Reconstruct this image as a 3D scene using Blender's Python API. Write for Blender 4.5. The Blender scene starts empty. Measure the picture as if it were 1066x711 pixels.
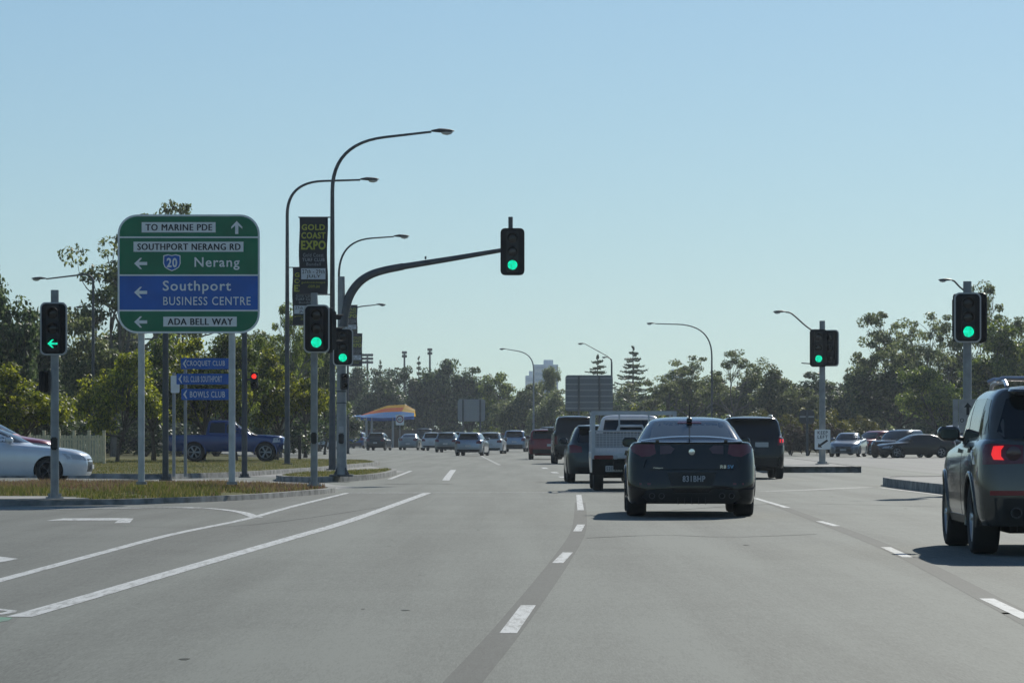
import bpy, bmesh, math, random
import numpy as np
from mathutils import Vector, Matrix, noise as mnoise
from mathutils.bvhtree import BVHTree

R = math.radians
C = bpy.context.scene.collection
scene = bpy.context.scene
# ------------------------------------------------------------------ camera, sky, sun, exposure
F, CX, HZ, CAMH = 3730.0, 533.0, 455.0, 1.17      # focal length and horizon measured in photo pixels
cd = bpy.data.cameras.new('camera'); cam = bpy.data.objects.new('camera', cd); C.objects.link(cam)
cam.location = (0, 0, CAMH); cam.rotation_euler = (R(90), 0, 0)
cd.sensor_width = 36; cd.lens = 36*F/1066; cd.shift_y = (HZ-355.5)/1066
cd.clip_start = .5; cd.clip_end = 6000
scene.camera = cam
SUN_EL, SUN_AZ = 30.0, 19.0                        # sun ahead and to the right of the camera
w = bpy.data.worlds.new('World'); scene.world = w; w.use_nodes = True
wn = w.node_tree; wn.nodes.clear()
sky = wn.nodes.new('ShaderNodeTexSky'); sky.sky_type = 'NISHITA'; sky.sun_disc = False
sky.sun_elevation = R(SUN_EL); sky.sun_rotation = R(SUN_AZ)
sky.altitude = 0; sky.air_density = 1.6; sky.dust_density = .15; sky.ozone_density = 5
bg = wn.nodes.new('ShaderNodeBackground'); bg.inputs['Strength'].default_value = .074
wo = wn.nodes.new('ShaderNodeOutputWorld')
tcw = wn.nodes.new('ShaderNodeTexCoord'); mpw = wn.nodes.new('ShaderNodeMapping')      # a winter sky clear of the reddest horizon layer
mpw.inputs['Location'].default_value = (0, 0, .07); mpw.inputs['Scale'].default_value = (1, 1, 1.2)
wn.links.new(tcw.outputs['Generated'], mpw.inputs[0]); wn.links.new(mpw.outputs[0], sky.inputs[0])
tint = wn.nodes.new('ShaderNodeMix'); tint.data_type = 'RGBA'; tint.blend_type = 'MULTIPLY'; tint.inputs[0].default_value = 1
tint.inputs[7].default_value = (.92, 1.0, 1.06, 1)
wn.links.new(sky.outputs[0], tint.inputs[6]); wn.links.new(tint.outputs[2], bg.inputs[0]); wn.links.new(bg.outputs[0], wo.inputs[0])
sl = bpy.data.lights.new('sun', 'SUN'); sl.energy = 3.6; sl.angle = R(.5); sl.color = (1, .965, .86)
so = bpy.data.objects.new('sun', sl); C.objects.link(so)
so.rotation_euler = (R(90-SUN_EL), 0, R(180-SUN_AZ))
scene.view_settings.view_transform = 'Standard'; scene.view_settings.look = 'None'
scene.view_settings.exposure = .12; scene.view_settings.gamma = 1
scene.view_settings.use_curve_mapping = False
scene.render.engine = 'CYCLES'
scene.cycles.use_denoising = True
scene.cycles.max_bounces = 6; scene.cycles.diffuse_bounces = 3; scene.cycles.glossy_bounces = 3
scene.cycles.transmission_bounces = 3; scene.cycles.volume_bounces = 0; scene.cycles.transparent_max_bounces = 6

def G(x, y, z=0.0):
    """photo pixel -> point of the horizontal plane at height z"""
    Y = (CAMH-z)*F/(y-HZ)
    return Vector(((x-CX)*Y/F, Y, z))
def W(x, Z, z=0.0):
    return Vector(((x-CX)*Z/F, Z, z))
def HT(y, Z):
    return CAMH + (HZ-y)*Z/F

# ------------------------------------------------------------------ materials
MATS = {}
def mat(name, col=(.5,.5,.5), rough=.6, metal=0, coat=0, emit=None, estr=0, spec=.5, var=0, vscale=8, bump=0, bscale=60):
    if name in MATS: return MATS[name]
    m = bpy.data.materials.new(name); m.use_nodes = True; MATS[name] = m
    nt = m.node_tree; b = nt.nodes['Principled BSDF']
    b.inputs['Base Color'].default_value = (*col, 1); b.inputs['Roughness'].default_value = rough
    b.inputs['Metallic'].default_value = metal; b.inputs['Coat Weight'].default_value = coat
    b.inputs['Coat Roughness'].default_value = .04
    b.inputs['Specular IOR Level'].default_value = spec
    if emit:
        b.inputs['Emission Color'].default_value = (*emit, 1); b.inputs['Emission Strength'].default_value = estr
    if var or bump:
        tc = nt.nodes.new('ShaderNodeTexCoord')
    if var:
        n = nt.nodes.new('ShaderNodeTexNoise'); n.inputs['Scale'].default_value = vscale; n.inputs['Detail'].default_value = 5
        nt.links.new(tc.outputs['Object'], n.inputs['Vector'])
        rp = nt.nodes.new('ShaderNodeValToRGB')
        rp.color_ramp.elements[0].position = .3; rp.color_ramp.elements[1].position = .7
        rp.color_ramp.elements[0].color = (*[c*(1-var) for c in col], 1)
        rp.color_ramp.elements[1].color = (*[min(1, c*(1+var)) for c in col], 1)
        nt.links.new(n.outputs['Fac'], rp.inputs[0]); nt.links.new(rp.outputs[0], b.inputs['Base Color'])
    if bump:
        n2 = nt.nodes.new('ShaderNodeTexNoise'); n2.inputs['Scale'].default_value = bscale; n2.inputs['Detail'].default_value = 4
        nt.links.new(tc.outputs['Object'], n2.inputs['Vector'])
        bp = nt.nodes.new('ShaderNodeBump'); bp.inputs['Strength'].default_value = bump; bp.inputs['Distance'].default_value = .02
        nt.links.new(n2.outputs['Fac'], bp.inputs['Height']); nt.links.new(bp.outputs[0], b.inputs['Normal'])
    return m

def paint(name, col, metal=0.0, rough=.28):
    return mat('paint_'+name, col, rough, metal, coat=.55, spec=.25, var=.06, vscale=3)
STEEL = mat('galvanised_steel', (.30,.31,.31), .5, .35, var=.18, vscale=5)
STEEL_D = mat('weathered_steel', (.10,.105,.11), .55, .3, var=.2, vscale=4)
BLACK = mat('black_plastic', (.012,.012,.013), .45)
BLACKM = mat('black_matt', (.010,.010,.011), .85)
RUBBER = mat('tyre_rubber', (.018,.018,.018), .8, bump=.2, bscale=50)
GLASS = mat('tinted_glass', (.008,.010,.012), .04, spec=.6)
GLASS_L = mat('pale_glass', (.045,.055,.06), .04, spec=.7)
ALLOY = mat('alloy', (.42,.43,.44), .35, .8)
ALLOY_D = mat('dark_alloy', (.10,.10,.105), .35, .8)
CHROME = mat('chrome', (.75,.76,.78), .12, 1)
TAIL = mat('red_lens', (.15,.010,.016), .12, coat=.6)
TAIL_ON = mat('red_lens_lit', (.5,.02,.02), .2, emit=(1,.03,.03), estr=.75)
TAIL_C = mat('clear_red_lens', (.09,.03,.035), .12, coat=.5)
LAMP_C = mat('clear_lens', (.5,.52,.55), .1, coat=.7)
PLATE = mat('plate_white', (.55,.55,.53), .5)
WHITE = mat('sign_white', (.86,.88,.86), .5, var=.08, vscale=3)
SBLACK = mat('sign_black', (.02,.02,.02), .5)
SGREEN = mat('sign_green', (.005,.18,.08), .4, var=.14, vscale=2)
SBLUE = mat('sign_blue', (.014,.12,.48), .4, var=.14, vscale=2)
UNDER = mat('underbody', (.012,.012,.012), .9)

# ------------------------------------------------------------------ mesh builder
class MB:
    def __init__(s): s.v = []; s.f = []; s.m = []; s.mats = []; s.sm = []
    def mi(s, m):
        if m not in s.mats: s.mats.append(m)
        return s.mats.index(m)
    def add(s, vs, fs, m, smooth=False):
        o = len(s.v); s.v += [tuple(v) for v in vs]; i = s.mi(m)
        for f in fs: s.f.append([o+k for k in f]); s.m.append(i); s.sm.append(smooth)
    def box(s, c, d, m, rz=0, bev=0):
        x, y, z = [k/2 for k in d]
        if bev:
            return s.rbox(c, d, m, bev)
        vs = [Vector((a*x, b*y, e*z)) for a in (-1,1) for b in (-1,1) for e in (-1,1)]
        rot = Matrix.Rotation(rz, 3, 'Z'); vs = [rot @ v + Vector(c) for v in vs]
        s.add(vs, [(0,1,3,2),(4,6,7,5),(0,4,5,1),(2,3,7,6),(0,2,6,4),(1,5,7,3)], m)
    def rbox(s, c, d, m, bev):
        bm = bmesh.new(); bmesh.ops.create_cube(bm, size=1)
        bmesh.ops.scale(bm, vec=d, verts=bm.verts)
        bmesh.ops.bevel(bm, geom=bm.edges[:], offset=bev, segments=2, affect='EDGES')
        bm.verts.index_update()
        s.add([v.co+Vector(c) for v in bm.verts], [[v.index for v in f.verts] for f in bm.faces], m); bm.free()
    def tube(s, pts, rad, m, n=10, caps=True):
        pts = [Vector(p) for p in pts]
        if not hasattr(rad, '__len__'): rad = [rad]*len(pts)
        vs = []; up = None
        for i, p in enumerate(pts):
            t = (pts[min(i+1, len(pts)-1)] - pts[max(i-1, 0)]).normalized()
            if up is None:
                up = t.orthogonal().normalized()
            else:
                up = (up - t*up.dot(t)).normalized()
            b = t.cross(up)
            for k in range(n):
                a = 2*math.pi*k/n
                vs.append(p + (up*math.cos(a)+b*math.sin(a))*rad[i])
        fs = [(i*n+k, i*n+(k+1)%n, (i+1)*n+(k+1)%n, (i+1)*n+k) for i in range(len(pts)-1) for k in range(n)]
        s.add(vs, fs, m, True)
        if caps:
            o = len(s.v)-len(vs)
            i = s.mi(m)
            s.f.append([o+k for k in range(n)][::-1]); s.m.append(i); s.sm.append(False)
            s.f.append([o+(len(pts)-1)*n+k for k in range(n)]); s.m.append(i); s.sm.append(False)
    def lathe(s, prof, m, axis='Z', n=20, c=(0,0,0)):
        """prof: list of (r, h)"""
        vs = []
        for r, h in prof:
            for k in range(n):
                a = 2*math.pi*k/n; x, y = r*math.cos(a), r*math.sin(a)
                v = (x, y, h) if axis == 'Z' else (h, x, y) if axis == 'X' else (x, h, y)
                vs.append(Vector(v)+Vector(c))
        fs = [(i*n+k, i*n+(k+1)%n, (i+1)*n+(k+1)%n, (i+1)*n+k) for i in range(len(prof)-1) for k in range(n)]
        s.add(vs, fs, m, True)
    def plate(s, pts2, y0, y1, m, c=(0,0,0)):
        """polygon in the XZ plane, extruded from y0 (front) to y1"""
        n = len(pts2); cx, cy, cz = c
        vs = [(p[0]+cx, y0+cy, p[1]+cz) for p in pts2] + [(p[0]+cx, y1+cy, p[1]+cz) for p in pts2]
        fs = [tuple(range(n)), tuple(range(2*n-1, n-1, -1))] + [(k, k+n, (k+1)%n+n, (k+1)%n) for k in range(n)]
        s.add(vs, fs, m)
    def slab(s, pts, z0, z1, m, mside=None):
        """polygon on the ground extruded z0..z1 (top may carry per-point heights)"""
        n = len(pts)
        vs = [(p[0], p[1], z0) for p in pts] + [(p[0], p[1], z1) for p in pts]
        s.add(vs, [tuple(range(n, 2*n))], m); 
        s.add(vs, [(k, (k+1)%n, (k+1)%n+n, k+n) for k in range(n)], mside or m)
    def text(s, body, box, y, m, bold=0.0, sx=None):
        """text laid into box (x0,z0,x1,z1) in the XZ plane at depth y, facing -Y"""
        cu = bpy.data.curves.new('lettering', 'FONT'); cu.body = body; cu.size = 1; cu.offset = bold
        cu.space_character = 1.12; cu.fill_mode = 'FRONT'; cu.resolution_u = 3
        ob = bpy.data.objects.new('lettering', cu); C.objects.link(ob)
        dg = bpy.context.evaluated_depsgraph_get()
        me = bpy.data.meshes.new_from_object(ob.evaluated_get(dg))
        co = [v.co.copy() for v in me.vertices]; fs = [tuple(p.vertices) for p in me.polygons]
        bpy.data.objects.remove(ob); bpy.data.curves.remove(cu); bpy.data.meshes.remove(me)
        if not co: return
        ax, bx = min(c.x for c in co), max(c.x for c in co); az, bz = min(c.y for c in co), max(c.y for c in co)
        x0, z0, x1, z1 = box
        s.add([(x0+(c.x-ax)/(bx-ax)*(x1-x0), y, z0+(c.y-az)/(bz-az)*(z1-z0)) for c in co], fs, m)
    def build(s, name, parent=None, loc=None, sharp=35):
        me = bpy.data.meshes.new(name); me.from_pydata(s.v, [], s.f)
        for m in s.mats: me.materials.append(m)
        me.polygons.foreach_set('material_index', s.m); me.polygons.foreach_set('use_smooth', s.sm)
        me.update()
        if any(s.sm): me.set_sharp_from_angle(angle=R(sharp))
        o = bpy.data.objects.new(name, me); C.objects.link(o)
        if parent: o.parent = parent
        if loc is not None: o.location = loc
        return o

def tag(o, label=None, cat=None, group=None, kind=None):
    if label: o['label'] = label
    if cat: o['category'] = cat
    if group: o['group'] = group
    if kind: o['kind'] = kind
    return o
def thing(name, label, cat, loc=(0,0,0), rz=0, group=None):
    o = bpy.data.objects.new(name, None); C.objects.link(o); o.location = loc; o.rotation_euler = (0,0,rz)
    o.empty_display_size = .3
    return tag(o, label, cat, group)
def rrect(x0, z0, x1, z1, r, n=5):
    p = []
    for cx, cz, a0 in ((x1-r,z1-r,0),(x0+r,z1-r,90),(x0+r,z0+r,180),(x1-r,z0+r,270)):
        for k in range(n+1):
            a = R(a0+90*k/n); p.append((cx+r*math.cos(a), cz+r*math.sin(a)))
    return p
def circ(cx, cz, r, n=20):
    return [(cx+r*math.cos(2*math.pi*k/n), cz+r*math.sin(2*math.pi*k/n)) for k in range(n)]
def catmull(P, n=6):
    P = [np.array(p, float) for p in P]; out = []
    for i in range(len(P)-1):
        a, b, c, d = P[max(i-1,0)], P[i], P[i+1], P[min(i+2,len(P)-1)]
        for k in range(n):
            t = k/n
            out.append(.5*((2*b)+(-a+c)*t+(2*a-5*b+4*c-d)*t*t+(-a+3*b-3*c+d)*t**3))
    out.append(P[-1]); return out
HAZE_D = .00018
# ------------------------------------------------------------------ ground, roads, markings
def nodes_mat(name):
    m = bpy.data.materials.new(name); m.use_nodes = True
    nt = m.node_tree; return m, nt, nt.nodes['Principled BSDF']
def N(nt, t, **kw):
    n = nt.nodes.new(t)
    for k, v in kw.items():
        if k in n.inputs: n.inputs[k].default_value = v
        else: setattr(n, k, v)
    return n
def asphalt_mat(name, lo, hi, rough=.78, streak=True, amount=1.0):
    m, nt, b = nodes_mat(name); L = nt.links.new
    tc = N(nt, 'ShaderNodeTexCoord')
    n1 = N(nt, 'ShaderNodeTexNoise', Scale=.35, Detail=6, Roughness=.6); L(tc.outputs['Object'], n1.inputs['Vector'])
    n2 = N(nt, 'ShaderNodeTexNoise', Scale=20, Detail=4, Roughness=.8); L(tc.outputs['Object'], n2.inputs['Vector'])
    mp = N(nt, 'ShaderNodeMapping'); mp.inputs['Scale'].default_value = (1.0, .035, 1); L(tc.outputs['Object'], mp.inputs['Vector'])
    n3 = N(nt, 'ShaderNodeTexNoise', Scale=1.1, Detail=4, Roughness=.55); L(mp.outputs[0], n3.inputs['Vector'])
    # stone-size grain, tyre-dragged flecks and broad wheel paths, weighted together
    mp2 = N(nt, 'ShaderNodeMapping'); mp2.inputs['Scale'].default_value = (17, 1.0, 1); L(tc.outputs['Object'], mp2.inputs['Vector'])
    n5 = N(nt, 'ShaderNodeTexNoise', Scale=1.0, Detail=5, Roughness=.75); L(mp2.outputs[0], n5.inputs['Vector'])
    mp3 = N(nt, 'ShaderNodeMapping'); mp3.inputs['Scale'].default_value = (34, 2.6, 1); L(tc.outputs['Object'], mp3.inputs['Vector'])
    n6 = N(nt, 'ShaderNodeTexNoise', Scale=1.0, Detail=3, Roughness=.8); L(mp3.outputs[0], n6.inputs['Vector'])
    mp4 = N(nt, 'ShaderNodeMapping'); mp4.inputs['Scale'].default_value = (95, 6.5, 1); L(tc.outputs['Object'], mp4.inputs['Vector'])
    n7 = N(nt, 'ShaderNodeTexNoise', Scale=1.0, Detail=2, Roughness=.8); L(mp4.outputs[0], n7.inputs['Vector'])
    prev = None
    for nd, wt in ((n1,.20),(n7,.46),(n3,.62),(n5,.20),(n6,.34)):
        q = N(nt, 'ShaderNodeMath', operation='MULTIPLY_ADD'); q.inputs[1].default_value = wt; q.inputs[2].default_value = 0
        L(nd.outputs['Fac'], q.inputs[0])
        if prev: L(prev.outputs[0], q.inputs[2])
        prev = q
    a3 = prev
    rp = N(nt, 'ShaderNodeValToRGB'); L(a3.outputs[0], rp.inputs[0])
    rp.color_ramp.elements[0].position = .70; rp.color_ramp.elements[1].position = 1.0
    rp.color_ramp.elements[0].color = (*lo, 1); rp.color_ramp.elements[1].color = (*hi, 1)
    L(rp.outputs[0], b.inputs['Base Color'])
    b.inputs['Roughness'].default_value = rough; b.inputs['Specular IOR Level'].default_value = .27
    bp = N(nt, 'ShaderNodeBump', Strength=.25, Distance=.006); 
    n4 = N(nt, 'ShaderNodeTexNoise', Scale=45, Detail=3); L(tc.outputs['Object'], n4.inputs['Vector'])
    L(n4.outputs['Fac'], bp.inputs['Height']); L(bp.outputs[0], b.inputs['Normal'])
    return m
def line_mat(name, col, back, wear=.5):
    m, nt, b = nodes_mat(name); L = nt.links.new
    tc = N(nt, 'ShaderNodeTexCoord')
    mp = N(nt, 'ShaderNodeMapping'); mp.inputs['Scale'].default_value = (14, 1.6, 1); L(tc.outputs['Object'], mp.inputs['Vector'])
    n1 = N(nt, 'ShaderNodeTexNoise', Scale=1.0, Detail=8, Roughness=.8); L(mp.outputs[0], n1.inputs['Vector'])
    rp = N(nt, 'ShaderNodeValToRGB'); L(n1.outputs['Fac'], rp.inputs[0])
    rp.color_ramp.elements[0].position = .28+.2*wear; rp.color_ramp.elements[1].position = .42+.2*wear
    rp.color_ramp.elements[0].color = (*back, 1); rp.color_ramp.elements[1].color = (*col, 1)
    L(rp.outputs[0], b.inputs['Base Color']); b.inputs['Roughness'].default_value = .7
    return m
ASPH = asphalt_mat('asphalt', (.066,.073,.063), (.172,.184,.161))
ASPH_D = asphalt_mat('asphalt_seal', (.040,.043,.039), (.088,.094,.085))
ASPH_T = asphalt_mat('asphalt_turn_lane', (.052,.057,.050), (.140,.149,.132))
LINE_F = line_mat('faint_line_paint', (.26,.265,.255), (.15,.155,.145), .7)
ASPH_L = asphalt_mat('asphalt_pale', (.14,.14,.135), (.22,.22,.21))
LINE = line_mat('line_paint', (.55,.56,.55), (.24,.245,.235), .55)
LINE_W = line_mat('worn_line_paint', (.42,.43,.42), (.17,.175,.165), .8)
LINE_G = line_mat('green_line_paint', (.03,.22,.12), (.10,.14,.12), .4)
CONC = mat('concrete', (.30,.29,.27), .85, var=.3, vscale=2.5, bump=.3, bscale=30)
CONC_D = mat('kerb_concrete', (.24,.235,.22), .85, var=.6, vscale=3, bump=.3, bscale=25)

def grass_mat(name, a, bcol, c, scale=.8):
    m, nt, b = nodes_mat(name); L = nt.links.new
    tc = N(nt, 'ShaderNodeTexCoord')
    n1 = N(nt, 'ShaderNodeTexNoise', Scale=scale, Detail=8, Roughness=.7); L(tc.outputs['Object'], n1.inputs['Vector'])
    rp = N(nt, 'ShaderNodeValToRGB'); L(n1.outputs['Fac'], rp.inputs[0])
    e = rp.color_ramp.elements; e[0].position = .3; e[0].color = (*a,1); e[1].position = .7; e[1].color = (*c,1)
    k = e.new(.5); k.color = (*bcol,1)
    L(rp.outputs[0], b.inputs['Base Color']); b.inputs['Roughness'].default_value = .9; b.inputs['Specular IOR Level'].default_value = .1
    bp = N(nt, 'ShaderNodeBump', Strength=.8, Distance=.05); n2 = N(nt, 'ShaderNodeTexNoise', Scale=18, Detail=4)
    L(tc.outputs['Object'], n2.inputs['Vector']); L(n2.outputs['Fac'], bp.inputs['Height']); L(bp.outputs[0], b.inputs['Normal'])
    return m
GRASS = grass_mat('turf', (.06,.075,.02), (.12,.12,.035), (.19,.155,.06))
SOIL = grass_mat('ground_cover', (.03,.035,.015), (.055,.055,.025), (.09,.08,.04), .3)

b = MB(); b.add([(-850,-290,-.03),(850,-290,-.03),(850,1750,-.03),(-850,1750,-.03)], [(0,1,2,3)], SOIL)
tag(b.build('ground'), kind='structure')
# the road: one sheet for the junction and the bending carriageway beyond
b = MB()
road = [(-45,-60),(45,-60),(62,60),(75,150),(80,245),(34,250),(6,300),(-2,420),(-6,600),(-22,600),(-40,420),(-36,290),(-26,190),(-22,155),(-60,150),(-60,40)]
b.add([(x,y,0) for x,y in road], [tuple(range(len(road)))], ASPH)
tag(b.build('road'), kind='structure')

def strip(mb, px, width, m, z, ground=False, sub=6):
    P = [np.array((p if ground else G(*p))[:2]) for p in px]
    P = catmull(P, sub) if len(P) > 2 else P
    P = [np.array(p) for p in P]; vs = []
    for i, p in enumerate(P):
        t = P[min(i+1,len(P)-1)]-P[max(i-1,0)]; t = t/np.linalg.norm(t); nrm = np.array((t[1], -t[0]))
        for sgn in (-1, 1):
            q = p+nrm*sgn*width/2; vs.append((q[0], q[1], z))
    mb.add(vs, [(2*i, 2*i+1, 2*i+3, 2*i+2) for i in range(len(P)-1)], m)
def poly(mb, px, m, z):
    v = [G(*p) for p in px]; mb.add([(p.x, p.y, z) for p in v], [tuple(range(len(v)))], m)

b = MB()
lane1 = [(481,711),(537,645),(586,580),(603,549.5),(604,523)]
lane2 = [(1066,643),(1046,632),(933,574),(860,545),(803,524)]
strip(b, [(415,790)]+lane1, .19, ASPH_D, .0012)
strip(b, [(1320,780)]+lane2, .19, ASPH_D, .0012)
tag(b.build('road_seal_bands'), kind='structure')
b = MB(); poly(b, [(-60,720),(20,642),(90,622),(165,600),(303,560),(370,540),(445,513),(362,513),(300,517.5),(220,524),(100,529),(-60,530)], ASPH_T, .0006)
tag(b.build('turn_lane'), kind='structure')
b = MB()
for x0,y0,x1,y1 in ((529,659,550,630),(580.5,586,591,575),(601,553,605,546),(604.5,531,602.5,515)):
    strip(b, [(x0,y0),(x1,y1)], .105, LINE, .0028)
for x0,y0,x1,y1 in ((1071,644,1027,623),(945,580,922,569.5),(871,547.5,853,542.5),(820,528.5,786,518.5)):
    strip(b, [(x0,y0),(x1,y1)], .105, LINE, .0028)
strip(b, [(20,642),(90,622),(165,600),(303,560),(370,540),(445,513)], .17, LINE, .0028)
strip(b, [(-60,620),(0,604),(100,577),(180,556),(255,540.5),(305,527),(362,513)], .12, LINE, .0028)
strip(b, [(-120,529),(0,529.6),(100,528.3),(165,527.5),(215,529),(248,532.6),(264,537.4),(268,538.6)], .17, LINE, .0042)
strip(b, [(-120,530.6),(0,530.8),(100,529.6),(165,528.6),(210,529.1)], .42, LINE_W, .0056)
strip(b, [(362,513.0),(480,512.8),(600,512.6)], .5, LINE_W, .0028)
strip(b, [(795,511.5),(850,509.5),(905,507)], .45, LINE_F, .0028)
strip(b, [(405.5,498.7),(428,490)], .13, LINE, .0028); strip(b, [(464,500),(468,494),(472,489)], .2, LINE, .0028)
for x,y in ((567,487.2),(577.5,491.8),(586,496.6)): strip(b, [(x-1.5,y-.6),(x+1.5,y+.6)], .2, LINE, .0028)
strip(b, [(915,507.5),(985,516),(1066,527),(1200,545)], .12, LINE_W, .0028)
strip(b, [(520,484),(508,478),(500,474)], .14, LINE_W, .0028)
poly(b, [(48,542),(66,539.6),(122,539.2),(139,539.6),(135,544.3),(119,544.3),(123,541.6),(66,541.7)], LINE, .0028)
poly(b, [(-30,577),(0,579.3),(19,581.6),(0,585.4),(-30,592)], LINE, .0028)
poly(b, [(-20,634),(0,633.6),(18,635.6),(16,637.5),(4,639.5),(-20,641),(-20,639.5),(2,638),(8,636.3),(0,635.4),(-20,636)], LINE, .0028)
poly(b, [(-30,643),(0,642.5),(13,643),(9,646),(0,647.5),(-30,650)], LINE_G, .0028)
tag(b.build('road_markings'), kind='structure')
# cracks and patch joints
b = MB()
CR = mat('tar_joint', (.045,.046,.045), .95, spec=.03)
strip(b, [(700,531),(820,524.5),(980,527.5)], .05, CR, .0018)
strip(b, [(400,504),(440,503.4),(470,503.8)], .25, CR, .0018)
strip(b, [(120,547.5),(260,546.5),(420,524)], .02, CR, .0018)
strip(b, [(935,578),(955,580.5),(975,580)], .03, CR, .0018)
strip(b, [(610,560),(690,557),(760,559),(850,556)], .035, CR, .0018)
tag(b.build('road_joints'), kind='structure')
# oil drips down the middle of the lanes and a few darker patches
b = MB(); rr = random.Random(3); OIL = mat('oil_stain', (.105,.11,.10), .95, spec=.03, var=.4, vscale=9)
for k in range(26):
    lane = rr.choice((-1.35,2.15,5.6)); y_ = rr.uniform(17,75); x_ = lane+rr.gauss(0,.22)+(.02*(y_-20) if y_<50 else .6); q = rr.uniform(.012,.032)
    n_ = 9; ph = rr.uniform(0,6)
    b.add([(x_+q*(1+.35*math.sin(3*t+ph))*math.cos(t), y_+q*rr.uniform(2,4)*math.sin(t), .0016) for t in [2*math.pi*i/n_ for i in range(n_)]], [tuple(range(n_))], OIL)
PT = asphalt_mat('asphalt_patch', (.062,.068,.060), (.155,.166,.146))
for x_,y_,w_,l_ in ((4.9,58,.9,8),(-.9,66,1.2,9),(-4.2,52,1.1,9)):
    b.add([(x_-w_/2,y_-l_/2,.0008),(x_+w_/2,y_-l_/2+.2,.0008),(x_+w_/2-.04,y_+l_/2,.0008),(x_-w_/2+.05,y_+l_/2-.15,.0008)], [(0,1,2,3)], PT)
tag(b.build('road_stains'), kind='structure')

# ---- raised islands with kerbs
def smooth_poly(P, n=4):
    return [tuple(p) for p in catmull(P+[P[0]], n)][:-1]
def island(name, pts, z, top, kerb=.16, mound=0.0, side=CONC_D):
    """kerb ring + inner surface a little lower than the kerb"""
    A = sum(p[0]*q[1]-q[0]*p[1] for p, q in zip(pts, pts[1:]+pts[:1]))
    if A < 0: pts = pts[::-1]
    b = MB(); n = len(pts); c = np.mean(np.array(pts), axis=0)
    P = [np.array(p) for p in pts]; inn = []
    for i in range(n):
        t = P[(i+1)%n]-P[i-1]; t = t/np.linalg.norm(t); inn.append(P[i]+np.array((-t[1], t[0]))*kerb)
    vs = [(p[0],p[1],-.01) for p in P]+[(p[0]*.999+c[0]*.001,p[1]*.999+c[1]*.001,z) for p in P]+[(p[0],p[1],z) for p in inn]
    fs = []
    for i in range(n):
        j = (i+1)%n; fs += [(i,j,j+n,i+n),(i+n,j+n,j+2*n,i+2*n)]
    b.add(vs, fs, side)
    # top
    bm = bmesh.new(); bv = [bm.verts.new((p[0],p[1],z-.01)) for p in inn]; bm.faces.new(bv)
    if mound:
        lo = np.min(np.array(inn),axis=0); hi = np.max(np.array(inn),axis=0)
        for ax in (0,1):
            k = lo[ax]
            while k < hi[ax]:
                co = [0,0,0]; co[ax] = k; no = [0,0,0]; no[ax] = 1
                bmesh.ops.bisect_plane(bm, geom=bm.verts[:]+bm.edges[:]+bm.faces[:], plane_co=co, plane_no=no); k += 1.0
        I = np.array(inn); J = np.roll(I, -1, axis=0)
        for v in bm.verts:
            p = np.array((v.co.x, v.co.y)); d = J-I; t = np.clip(((p-I)*d).sum(1)/np.maximum((d*d).sum(1),1e-9),0,1)
            dist = np.min(np.linalg.norm(I+d*t[:,None]-p, axis=1))
            v.co.z += mound(v.co.x, v.co.y, dist)
    bmesh.ops.triangulate(bm, faces=[f for f in bm.faces if len(f.verts) > 4])
    bm.verts.index_update(); bm.normal_update()
    b.add([v.co for v in bm.verts], [[v.index for v in (f.verts if f.normal.z>0 else reversed(f.verts))] for f in bm.faces], top, True)
    bm.free()
    return tag(b.build(name), kind='structure')

ISL_A = [(-46,60.5),(-30,60),(-12.5,60.5),(-7.8,61.3),(-6.1,63.2),(-4.9,67),(-4.1,72),(-3.75,75.2),(-3.85,77.2),(-4.3,78.0),(-6,80.5),(-9,84),(-14,86),(-46,87)]
def berm(x, y, d):
    """height of the grassed bank above the kerb top"""
    k = min(1, d/3.2); k = k*k*(3-2*k)
    px = max(0, min(1, (x+8.2)/1.6)); py = max(0, min(1, (y-64.4)/2.2)); k *= max(px, py)      # level beside the footpath
    left = 1-.72*max(0, min(1, (-5.8-x)/2.2))
    return .24*left*k*max(.0, min(1, 1-(y-68.5)/12)) + .025*math.sin(x*1.3+y*.7)*k
island('verge', smooth_poly(ISL_A), .10, GRASS, mound=berm)
ISL_B = [(-5.1,92),(-4.3,95),(-3.7,101),(-3.6,111),(-3.9,117),(-4.6,114),(-6.4,103),(-6.2,95)]
island('traffic_island', smooth_poly(ISL_B), .15, GRASS)
ISL_C = [(-60,104),(-14,103),(-9.5,100),(-7.9,107),(-6.6,124),(-5.6,146),(-5.6,152),(-6.5,163),(-14,190),(-30,330),(-80,330)]
island('nature_strip', ISL_C, .14, GRASS)
island('median_island', smooth_poly([(8.6,118.5),(11.2,118.5),(11.6,121),(12.6,150),(14,205),(12.6,205),(10.6,165),(8.4,121)]), .2, CONC)
island('median_strip', smooth_poly([(9.0,40),(12.0,40),(11.4,86.5),(10.2,89),(8.95,86.5),(8.9,70)]), .2, CONC)
# concrete footpath strip on the verge and between the islands
b = MB()
def gpoly(mb, pts, m, z): mb.add([(x,y,z) for x,y in pts], [tuple(range(len(pts)))], m)
b.slab([(-46,60.8),(-7.9,61.5),(-7.3,62.3),(-8.3,64.4),(-46,64.8)], .02, .112, CONC)
gpoly(b, [(-9.2,88.2),(-3.9,80.5),(-3.6,83),(-4.8,91),(-8.4,99.5),(-10,97)], CONC, .003)
gpoly(b, [(-6.6,104),(-3.9,118),(-3.6,121),(-5.9,146),(-6.6,124),(-7.9,107)], CONC, .003)
tag(b.build('footpath'), kind='structure')
# far right: paler cross street surface
b = MB(); gpoly(b, [(13.2,92),(60,96),(70,205),(15.5,205)], ASPH_L, .0015)
tag(b.build('cross_street'), kind='structure')
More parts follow.
